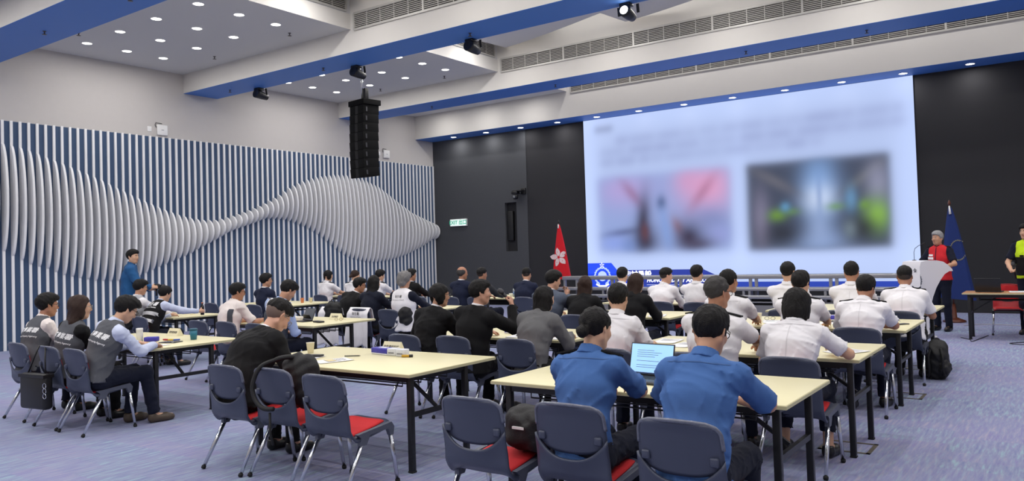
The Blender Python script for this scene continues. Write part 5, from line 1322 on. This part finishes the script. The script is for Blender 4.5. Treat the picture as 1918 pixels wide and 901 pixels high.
gm = thing('gooseneck_microphone', 'thin gooseneck microphone standing on the podium', 'microphone', (14.72, 14.60, 1.258), 0)
MB().lathe([(.001, 0), (.032, 0), (.03, .012), (.001, .014)], 14).build('mic_base', M_BLK, gm)
MB().tube([(0, 0, .01), (0, .0, .14), (.01, .04, .20), (.05, .14, .245), (.10, .25, .275)], .0045, 6).build('gooseneck', M_BLK, gm); MB().tube([(.10, .25, .275), (.125, .30, .29)], .009, 8).build('mic_capsule', M_BLK, gm)
st = table(15.42, 17.25, 14.30, 14.92, 'light brown folding table at the right edge holding a black laptop', 0, M_WOOD, 'side tables')
lt = laptop(15.78, 14.58, math.pi - .12, 'black laptop seen from the back of its lid on the brown table', False, .36)
paper(16.15, 14.55, .1, 'white papers on the brown side table', stack=4); paper(16.40, 14.60, -.2, 'white papers nearest the hi vis officer on the side table', stack=4)
rc = copy_tree(CHAIR0); rc.location = (15.98, 15.32, 0); rc.rotation_euler = (0, 0, math.pi + .06); tag(rc, 'red chair standing behind the brown side table', 'chair', 'red chairs')
M_RSH = mat('red_shell', (168, 26, 36), .5, var=.05)
for ch in rc.children:
    if ch.name.split('.')[0] in ('seat_shell', 'back_panel', 'back_clip', 'back_rim', 'side_bracket'):
        ch.data = ch.data.copy(); ch.data.materials.clear(); ch.data.materials.append(M_RSH if 'bracket' not in ch.name else M_BLK)
def cable(pts, label, m=None, r=.006):
    return tag(MB().tube(spline(pts), r, 6).build('floor_cable', m or M_BLK), label, 'cable', 'cables on the carpet')
cable([(15.35, 14.55, .008), (15.5, 14.3, .008), (15.55, 14.05, .008), (15.62, 14.42, .008), (15.7, 15.0, .008)], 'thin black cable between podium and brown table')
cable([(16.25, 14.2, .008), (16.05, 13.95, .008), (16.3, 13.85, .008), (16.7, 14.0, .008), (17.2, 13.9, .008)], 'thin black cable looping below the brown table at right')
cable([(15.2, 16.6, .008), (15.5, 16.9, .008), (15.9, 16.85, .008), (16.6, 16.6, .008)], 'pale cable along the floor by the blue flag', mat('cable_pale', (170, 170, 174), .5))

# ---------------------------------------------------------------- wall and ceiling equipment
ex = thing('exit_sign', 'green and white lit exit sign on the charcoal wall', 'exit sign', (1.03, DY, 2.60))
MB().bbox((-.33, -.07, -.115), (.33, 0, .115), .008).build('sign_case', M_WHITE, ex)
sf = MB().box((-.315, -.073, -.10), (.315, -.070, .10)).build('sign_face', mat('exit_face', (226, 244, 238), .5, emit=.62), ex)
lettering('sign_lettering', 'EXIT 出口', .165, mat('exit_green', (40, 176, 140), .5, emit=.35), ex, (0, -.0745, 0), (1, 0, 0), (0, 0, 1), bold=.004)
pz = thing('dome_camera', 'black pan and tilt camera bracketed to the charcoal wall edge', 'camera', (3.42, DY, 3.36))
MB().bbox((.06, -.06, -.02), (.22, 0, .16), .008).build('wall_bracket', M_BLK, pz); MB().bbox((-.14, -.24, .06), (.20, -.04, .10), .008).build('bracket_arm', M_BLK, pz)
MB().bbox((-.15, -.28, -.02), (.05, -.10, .07), .02).build('camera_base', M_BLK, pz)
cb = MB().lathe([(.001, -.09), (.06, -.08), (.085, -.02), (.085, .05), (.001, .06)], 18, (-.05, -.19, -.09)).build('camera_head', M_BLK, pz)
MB().lathe([(.001, 0), (.038, 0), (.042, .03), (.001, .03)], 16, (-.05, -.275, -.10), Matrix.Rotation(-math.pi / 2, 4, 'X')).build('lens', mat('lens_glass', (120, 124, 132), .1), cb)
def ap(y, z, label, w=.25, hh=.24):
    t = thing('wireless_box', label, 'wall box', (0, y, z), 0, 'white boxes on the wall')
    MB().bbox((.0, -w / 2, -hh / 2), (.05, w / 2, hh / 2), .015).build('box_case', M_WHITE, t); MB().box((.05, -.03, -.006), (.052, .03, .006)).build('box_logo', mat('print_grey', (120, 122, 130), .8), t)
    MB().tube([(.01, -w / 2, .05), (.03, -w / 2 - .05, .1), (.02, -w / 2 - .02, .16), (.02, 0, hh / 2 + .03)], .007, 6).build('box_cable', M_BLK, t)
    MB().bbox((0, -w / 2 - .22, -.06), (.012, -w / 2 - .12, .06), .004).build('wall_plate', M_WHITE, t)
ap(10.05, 4.64, 'white wireless box above the slat wall near the left'); ap(17.30, 4.70, 'white wireless box above the slat wall near the stage corner')
# line array loudspeaker
la = thing('line_array_speaker', 'tall black line array loudspeaker hanging from the ceiling', 'loudspeaker', (4.05, 12.5, 0), math.radians(-8))
M_SPK = mat('speaker_black', (15, 15, 16), .9, spec=.2); M_SPG = mat('speaker_grille', (19, 19, 20), .95, spec=.2, bump=.4, bscale=400)
MB().bbox((-.29, -.24, 4.98), (.29, .24, 5.10), .01).build('top_frame', M_SPK, la)
for j in range(8):
    z1 = 4.97 - j * .198; off = -.012 * j + .012 * j * j * .10; M = Matrix.Translation((0, off, z1 - .097)) @ Matrix.Rotation(math.radians(.9 * j), 4, 'X')
    c = MB().bbox((-.255, -.22, -.0995), (.255, .20, .0995), .003, M).build('speaker_cabinet', M_SPK, la)
    for s in (-1, 1): MB().bbox((s * .145 - .095, -.226, -.090), (s * .145 + .095, -.219, .090), .004, M).build('grille_panel', M_SPG, c)
    MB().box((-.05, -.224, -.09), (.05, -.219, .09), M).build('horn_slot', mat('horn_black', (12, 12, 13), .7), c)
    for s in (-1, 1):
        MB().box((s * .258 - .008, -.16, -.05), (s * .258 + .008, -.12, .05), M).build('rigging_plate', mat('rig_grey', (70, 70, 74), .4, .6), c)
MB().tube([(-.08, 0, 5.1), (-.08, 0, HC)], .022, 8).build('hoist_chain', M_CHROME, la); MB().bbox((-.02, -.05, 5.1), (.10, .05, 5.38), .01).build('hoist', M_BLK, la)
def spotlight(x, label, lit=False):
    t = thing('stage_spotlight', label, 'spotlight', (x, 11.52, HB - .004), 0, 'spotlights on the second beam')
    MB().bbox((-.09, -.16, -.05), (.09, .0, 0), .01).build('yoke_plate', M_BLK, t)
    for s in (-1, 1): MB().bar((s * .17, -.02, -.02), (s * .17, .0, -.16), .05, .012).build('yoke_arm', M_BLK, t)
    M = Matrix.Translation((0, -.03, -.15)) @ Matrix.Rotation(math.radians(80), 4, 'X')
    h = MB().lathe([(.001, -.18), (.07, -.17), (.09, -.04), (.10, .09), (.105, .15), (.095, .15), (.001, .13)], 18, (0, 0, 0), M).build('lamp_head', M_BLK, t)
    if lit: MB().lathe([(.001, .145), (.07, .145), (.07, .148), (.001, .148)], 16, (0, 0, 0), M).build('lamp_lens', M_LENS, h)
for x, lb, l in ((1.72, 'black spotlight under the long blue beam nearest the left wall', 0), (4.92, 'black spotlight under the blue beam beside the hanging loudspeaker', 0), (7.95, 'black spotlight under the blue beam before the corner grille', 0), (11.15, 'lit black spotlight under the blue beam at the top right', 1)): spotlight(x, lb, l)
# floor boxes
for (x, y, lb) in ((15.36, 6.55, 'metal floor box frame set in the carpet by the second right table'), (15.38, 8.98, 'metal floor box frame set in the carpet by the third right table'), (15.30, 11.0, 'metal floor box frame set in the carpet by the last right table')):
    t = thing('floor_box', lb, 'floor box', (x, y, 0), 0, 'floor boxes'); BR = mat('brass_trim', (112, 104, 92), .45, .5)
    for a, b in (((-.19, -.17, 0), (.19, -.14, .004)), ((-.19, .14, 0), (.19, .17, .004)), ((-.19, -.17, 0), (-.16, .17, .004)), ((.16, -.17, 0), (.19, .17, .004))): MB().box(a, b).build('trim_strip', BR, t)

# ---------------------------------------------------------------- bags and coats
M_BAG = mat('bag_black', (20, 20, 22), .7, bump=.25, bscale=120); M_LEATH = mat('bag_leather', (24, 23, 24), .42, bump=.1, bscale=200)
def soft_bag(name, label, cat, c, half, seed, h=.011, m=None, rz=0, extra=None):
    t = thing(name, label, cat, c, rz, 'bags'); fd = Field(V3(*half) * -1.25, V3(*half) * 1.25, h); a, b, d = half
    rg = np.random.RandomState(seed)
    for sx in (-1, 1):
        for sz in (-1, 1): fd.ell(V3(sx * a * .42, 0, sz * d * .42), (V3(1, 0, 0), V3(0, 1, 0), V3(0, 0, 1)), (a * .62, b * .92, d * .60), .05)
    fd.ell(V3(0, 0, 0), (V3(1, 0, 0), V3(0, 1, 0), V3(0, 0, 1)), (a * .9, b, d * .95), .05); fd.ripple(.006, .12, seed); V, F = fd.mesh(); obj('bag_body', mk('bag', V, F, True), m or M_BAG, t)
    return t
b1 = soft_bag('backpack', 'black backpack hung over the second chair of the front table', 'backpack', (12.15, 3.86, .70), (.15, .10, .19), 3)
MB().tube(spline([(-.10, -.15, .165), (-.165, -.235, .12), (-.19, -.285, 0), (-.16, -.29, -.10), (-.08, -.285, -.16), (.02, -.27, -.16)]), .017, 8).build('strap', M_BAG, b1)
MB().tube(spline([(-.10, -.15, .165), (-.06, -.12, .18), (-.02, -.06, .18), (0, .0, .15)]), .018, 8).build('strap', M_BAG, b1); MB().tube([(-.02, -.27, -.19), (-.02, -.27, -.34), (.0, -.26, -.42)], .009, 6).build('strap_end', M_BAG, b1)
b2_ = soft_bag('sling_bag', 'black sling bag on the empty front row chair', 'bag', (14.26, 3.80, .58), (.17, .13, .12), 5); MB().box((-.05, -.150, .02), (.03, -.138, .034)).build('bag_label', M_WHITE, b2_)
MB().tube(spline([(.12, -.05, -.05), (.17, -.02, -.15), (.16, .02, -.30), (.10, .04, -.36)]), .016, 8).build('strap', M_BAG, b2_)
b3 = thing('tote_bag', 'black leather tote hanging behind the left row of chairs', 'bag', (8.50, 3.62, .40), math.radians(8), 'bags')
MB().bbox((-.21, -.05, -.19), (.19, .05, .16), .03).build('bag_body', M_LEATH, b3); MB().box((-.212, -.055, .12), (.192, .055, .15)).build('bag_flap', M_LEATH, b3)
for s in (-1, 1): MB().tube([(s * .14, 0, .15), (s * .09, .03, .30), (s * .05, .06, .42)], .008, 6).build('strap', M_LEATH, b3)
for k in range(3): MB().tube([(.20 + .025 * math.cos(a), -.05, .05 - k * .05 + .025 * math.sin(a)) for a in np.linspace(0, 2 * math.pi, 11)], .004, 5).build('ring', M_CHROME, b3)
b4 = soft_bag('backpack', 'black backpack on the floor beside the broad officer', 'backpack', (15.55, 10.22, .22), (.11, .15, .21), 7)
fd = Field(V3(-.16, -.16, -.2), V3(.16, .16, .1), .011); fd.ell(V3(.07, -.07, -.08), (V3(1, 0, 0), V3(0, 1, 0), V3(0, 0, 1)), (.075, .10, .10), .03); fd.ripple(.006, .1, 3); V, F = fd.mesh(); obj('front_pocket', mk('pocket', V, F, True), M_BAG, b4)
for s in (-1, 1): MB().tube(spline([(s * .05, -.13, .14), (s * .07, -.18, .05), (s * .07, -.17, -.08), (s * .08, -.13, -.17)]), .014, 8).build('strap', M_BAG, b4)
MB().tube(spline([(-.03, 0, .18), (-.02, 0, .235), (.02, 0, .235), (.03, 0, .18)]), .008, 6).build('carry_handle', M_BAG, b4)
b5 = soft_bag('backpack', 'dark backpack on the chair behind the pale vest man', 'backpack', (5.02, 6.40, .78), (.16, .10, .20), 8); MB().tube([(-.05, 0, .18), (-.03, 0, .24), (.03, 0, .24), (.05, 0, .18)], .009, 6).build('carry_handle', M_BAG, b5)
b6 = soft_bag('backpack', 'black backpack on the seat beside the white draped coat', 'backpack', (7.42, 8.42, .74), (.15, .09, .17), 9); MB().tube([(-.05, 0, .15), (-.03, 0, .21), (.03, 0, .21), (.05, 0, .15)], .009, 6).build('carry_handle', M_BAG, b6)
soft_bag('handbag', 'dark handbag hung on the chair left of the white lettered vest', 'bag', (8.82, 8.56, .72), (.09, .09, .13), 10)
def drape(x, y, label, seed, text=False):
    t = thing('draped_coat', label, 'coat', (x, y, 0), 0, 'white garments over chairs'); nu, nv = 26, 30; G = np.zeros((nu, nv, 3)); rg = np.random.RandomState(seed)
    for i in range(nu):
        u = -1 + 2 * i / (nu - 1)
        for j in range(nv):
            s = j / (nv - 1)
            if s < .2: y_ = -.13 - .05 * s / .2; z = .62 + .21 * s / .2
            else:
                k = (s - .2) / .8; y_ = -.21 - .07 * min(1, k * 6) - .03 * k; z = .835 - .56 * k
            w_ = .215 + .06 * max(0, s - .25)
            f = .022 * math.sin(6.0 * u + seed) * max(0, s - .25) + .012 * math.sin(13 * u + 2 * seed + 3 * s) * max(0, s - .2)
            G[i, j] = (u * w_, y_ - f * 1.3 - (.0 if s > .2 else 0), z - (.05 * abs(math.sin(3 * u + seed)) * max(0, s - .8) * 5))
    MB().shell(G, .006).build('cloth', CL['white'], t)
    if text:
        PD = mat('print_dark', (60, 58, 60), .8)
        lettering('coat_lettering', '衛生署', .05, PD, t, (-.02, -.300, .74), (1, 0, 0), (0, 0, 1), bold=.0008); lettering('coat_lettering', 'Department of Health', .026, PD, t, (-.02, -.302, .69), (1, 0, 0), (0, 0, 1))
    return t
drape(7.30, 8.7, 'white coat draped over the chair of the leaning black suit', 1); drape(7.95, 8.7, 'white lettered vest draped over the chair of the long haired woman', 2, True)

# ---------------------------------------------------------------- standing people and what hands hold
def stand(x, y, rz, who, **q):
    q.update(stand=True, at=(x, y), rz=rz, label=who); return person(q)
stand(2.75, 7.72, -30, 'man in a blue jacket standing against the slat wall with a camera', size=1.055, lean=4, hp=4, hy=34, hair='short', skin=1, face=1, wear=[('coat', 'jacket', 'jacketblue', {'sleeve': 'long'})], legs_col='black', curl=.8,
      arms=({'to': (-.06, .34, 1.12), 'hint': (-.8, -.3, -.6), 'hd': (.2, .9, .1), 'pn': (.9, 0, -.3)}, {'to': (.12, .36, 1.16), 'hint': (.8, -.3, -.6), 'hd': (-.1, .9, .1), 'pn': (-.9, 0, -.3)}))
cmr = thing('video_camera', 'small black camera held by the man in the blue jacket', 'camera', (3.00, 8.10, 1.17), math.radians(-30))
MB().bbox((-.05, -.06, -.05), (.05, .06, .05), .012).build('camera_body', M_BLK, cmr); MB().lathe([(.001, 0), (.035, 0), (.038, .09), (.001, .09)], 14, (0, .06, 0), Matrix.Rotation(-math.pi / 2, 4, 'X')).build('lens', M_BLK, cmr); MB().tube([(0, 0, -.05), (0, 0, -.17)], .016, 8).build('grip', M_BLK, cmr)
tp, Jp = stand(14.98, 15.62, 158, 'presenter with grey hair in a red vest standing behind the podium', size=.985, lean=2, hp=2, hy=8, hair='short', hc='grey', skin=0, face=1, wear=[('shirt', 'uniform_shirt', 'dnavy', {'sleeve': 'short'}), ('vest', 'vest', 'redvest', {})],
      arms=({'to': (-.26, .34, 1.13), 'hint': (-.6, -.6, -.6), 'hd': (.3, .9, -.1), 'pn': (0, 0, -1)}, {'to': (.26, .34, 1.13), 'hint': (.6, -.6, -.6), 'hd': (-.3, .9, -.1), 'pn': (0, 0, -1)}), epaulettes=1,
      prints=[dict(on='vest', w=.10, hh=.032, h=.66, dx=.095, n=8, m=M_PAPER, name='chest_patch', front=True), dict(on='vest', w=.12, hh=.04, h=.52, dx=.095, n=8, m=M_PAPER, name='chest_patch', front=True), dict(on='vest', w=.012, hh=.40, h=.5, n=3, m=CL['navy'], name='zip', front=True)])
tr, Jr = stand(16.29, 15.40, 172, 'officer in a yellow hi vis vest holding a microphone at the right edge', size=1.02, lean=2, hp=2, hy=22, hair='side', skin=1, face=1, wear=[('shirt', 'uniform_shirt', 'dnavy', {'sleeve': 'short'}), ('vest', 'vest', 'hivis', {})], curl=(.4, 1.15),
      arms=({'to': (-.27, .08, .88)}, {'to': (.20, .26, 1.04), 'hint': (.7, -.6, -.3), 'hd': (-.3, .85, .3), 'pn': (-.9, 0, -.2)}), epaulettes=1,
      prints=[dict(on='vest', w=.36, hh=.30, h=.02, n=22, m=CL['black'], name='dark_lower_panel', front=True), dict(on='vest', w=.06, hh=.03, h=.45, dx=.07, n=5, m=CL['black'], name='radio_clip', front=True)])
def hand_mic(tp_, J, n, label, d=None):
    w, hd, pn = (Vector(J[k + n]) for k in ('Wr', 'hd', 'pn')); c = w + hd * .075 + pn * .030
    sd = hd.cross(pn).normalized(); ax = Vector(d) if d else (sd if sd.z > 0 else -sd); ax = ax.normalized()
    M = tp_.matrix_basis; Rz = Matrix.Rotation(tp_.rotation_euler.z, 4, 'Z'); base = Rz @ c + tp_.location; axw = (Rz.to_3x3() @ ax).normalized()
    q = axw.to_track_quat('Z', 'Y').to_matrix().to_4x4(); t = thing('hand_microphone', label, 'microphone', base, 0, 'handheld microphones'); t.rotation_euler = q.to_euler()
    MB().lathe([(.001, -.13), (.012, -.13), (.016, .02), (.019, .08), (.001, .08)], 12).build('mic_handle', M_BLK, t)
    MB().lathe([(.001, .08), (.024, .085), (.029, .105), (.026, .13), (.012, .147), (.001, .148)], 14).build('mic_head', mat('mic_mesh', (74, 74, 78), .45, .5, bump=.5, bscale=500), t)
hand_mic(tr, Jr, 'r', 'handheld microphone in the hand of the hi vis officer', (.1, .25, .95))
mi = [p for p in PO if 'speaking into' in p[0]['label']][0]; hand_mic(*mi, 'r', 'black microphone raised to the mouth of the black suit man', (-.55, -.25, .62))
ci = [p for p in PO if 'holding a card' in p[0]['label']][0]; wv = Vector(ci[1]['Wrr']) + Vector(ci[1]['hdr']) * .10 + ci[0].location
o = MB().bbox((-.04, -.055, 0), (.04, .055, .006), .002).build('held_card', mat('held_card', (214, 196, 206), .5)); o.location = wv + Vector((0, 0, .02)); o.rotation_euler = (.5, .2, .3); tag(o, 'pale card held by the bowl cut person', 'card')
bi = [p for p in PO if 'stretching' in p[0]['label']][0]; wv = Vector(bi[1]['Wrr']) + Vector(bi[1]['hdr']) * .075 + Vector(bi[1]['pnr']) * .035 + bi[0].location
o = MB().lathe([(.001, -.06), (.028, -.06), (.03, .02), (.028, .07), (.014, .10), (.014, .12), (.001, .12)], 14).build('cola_bottle', mat('bottle_dark', (30, 22, 20), .2)); o.location = wv; tag(o, 'dark drink bottle held in the outstretched hand by the slat wall', 'bottle')
MB().lathe([(.0305, -.02), (.031, -.02), (.031, .02), (.0305, .02)], 14).build('bottle_label', mat('label_red', (180, 60, 40), .5), o); MB().lathe([(.001, .12), (.016, .12), (.016, .137), (.001, .137)], 10).build('bottle_cap', mat('cap_red', (200, 120, 90), .4), o)
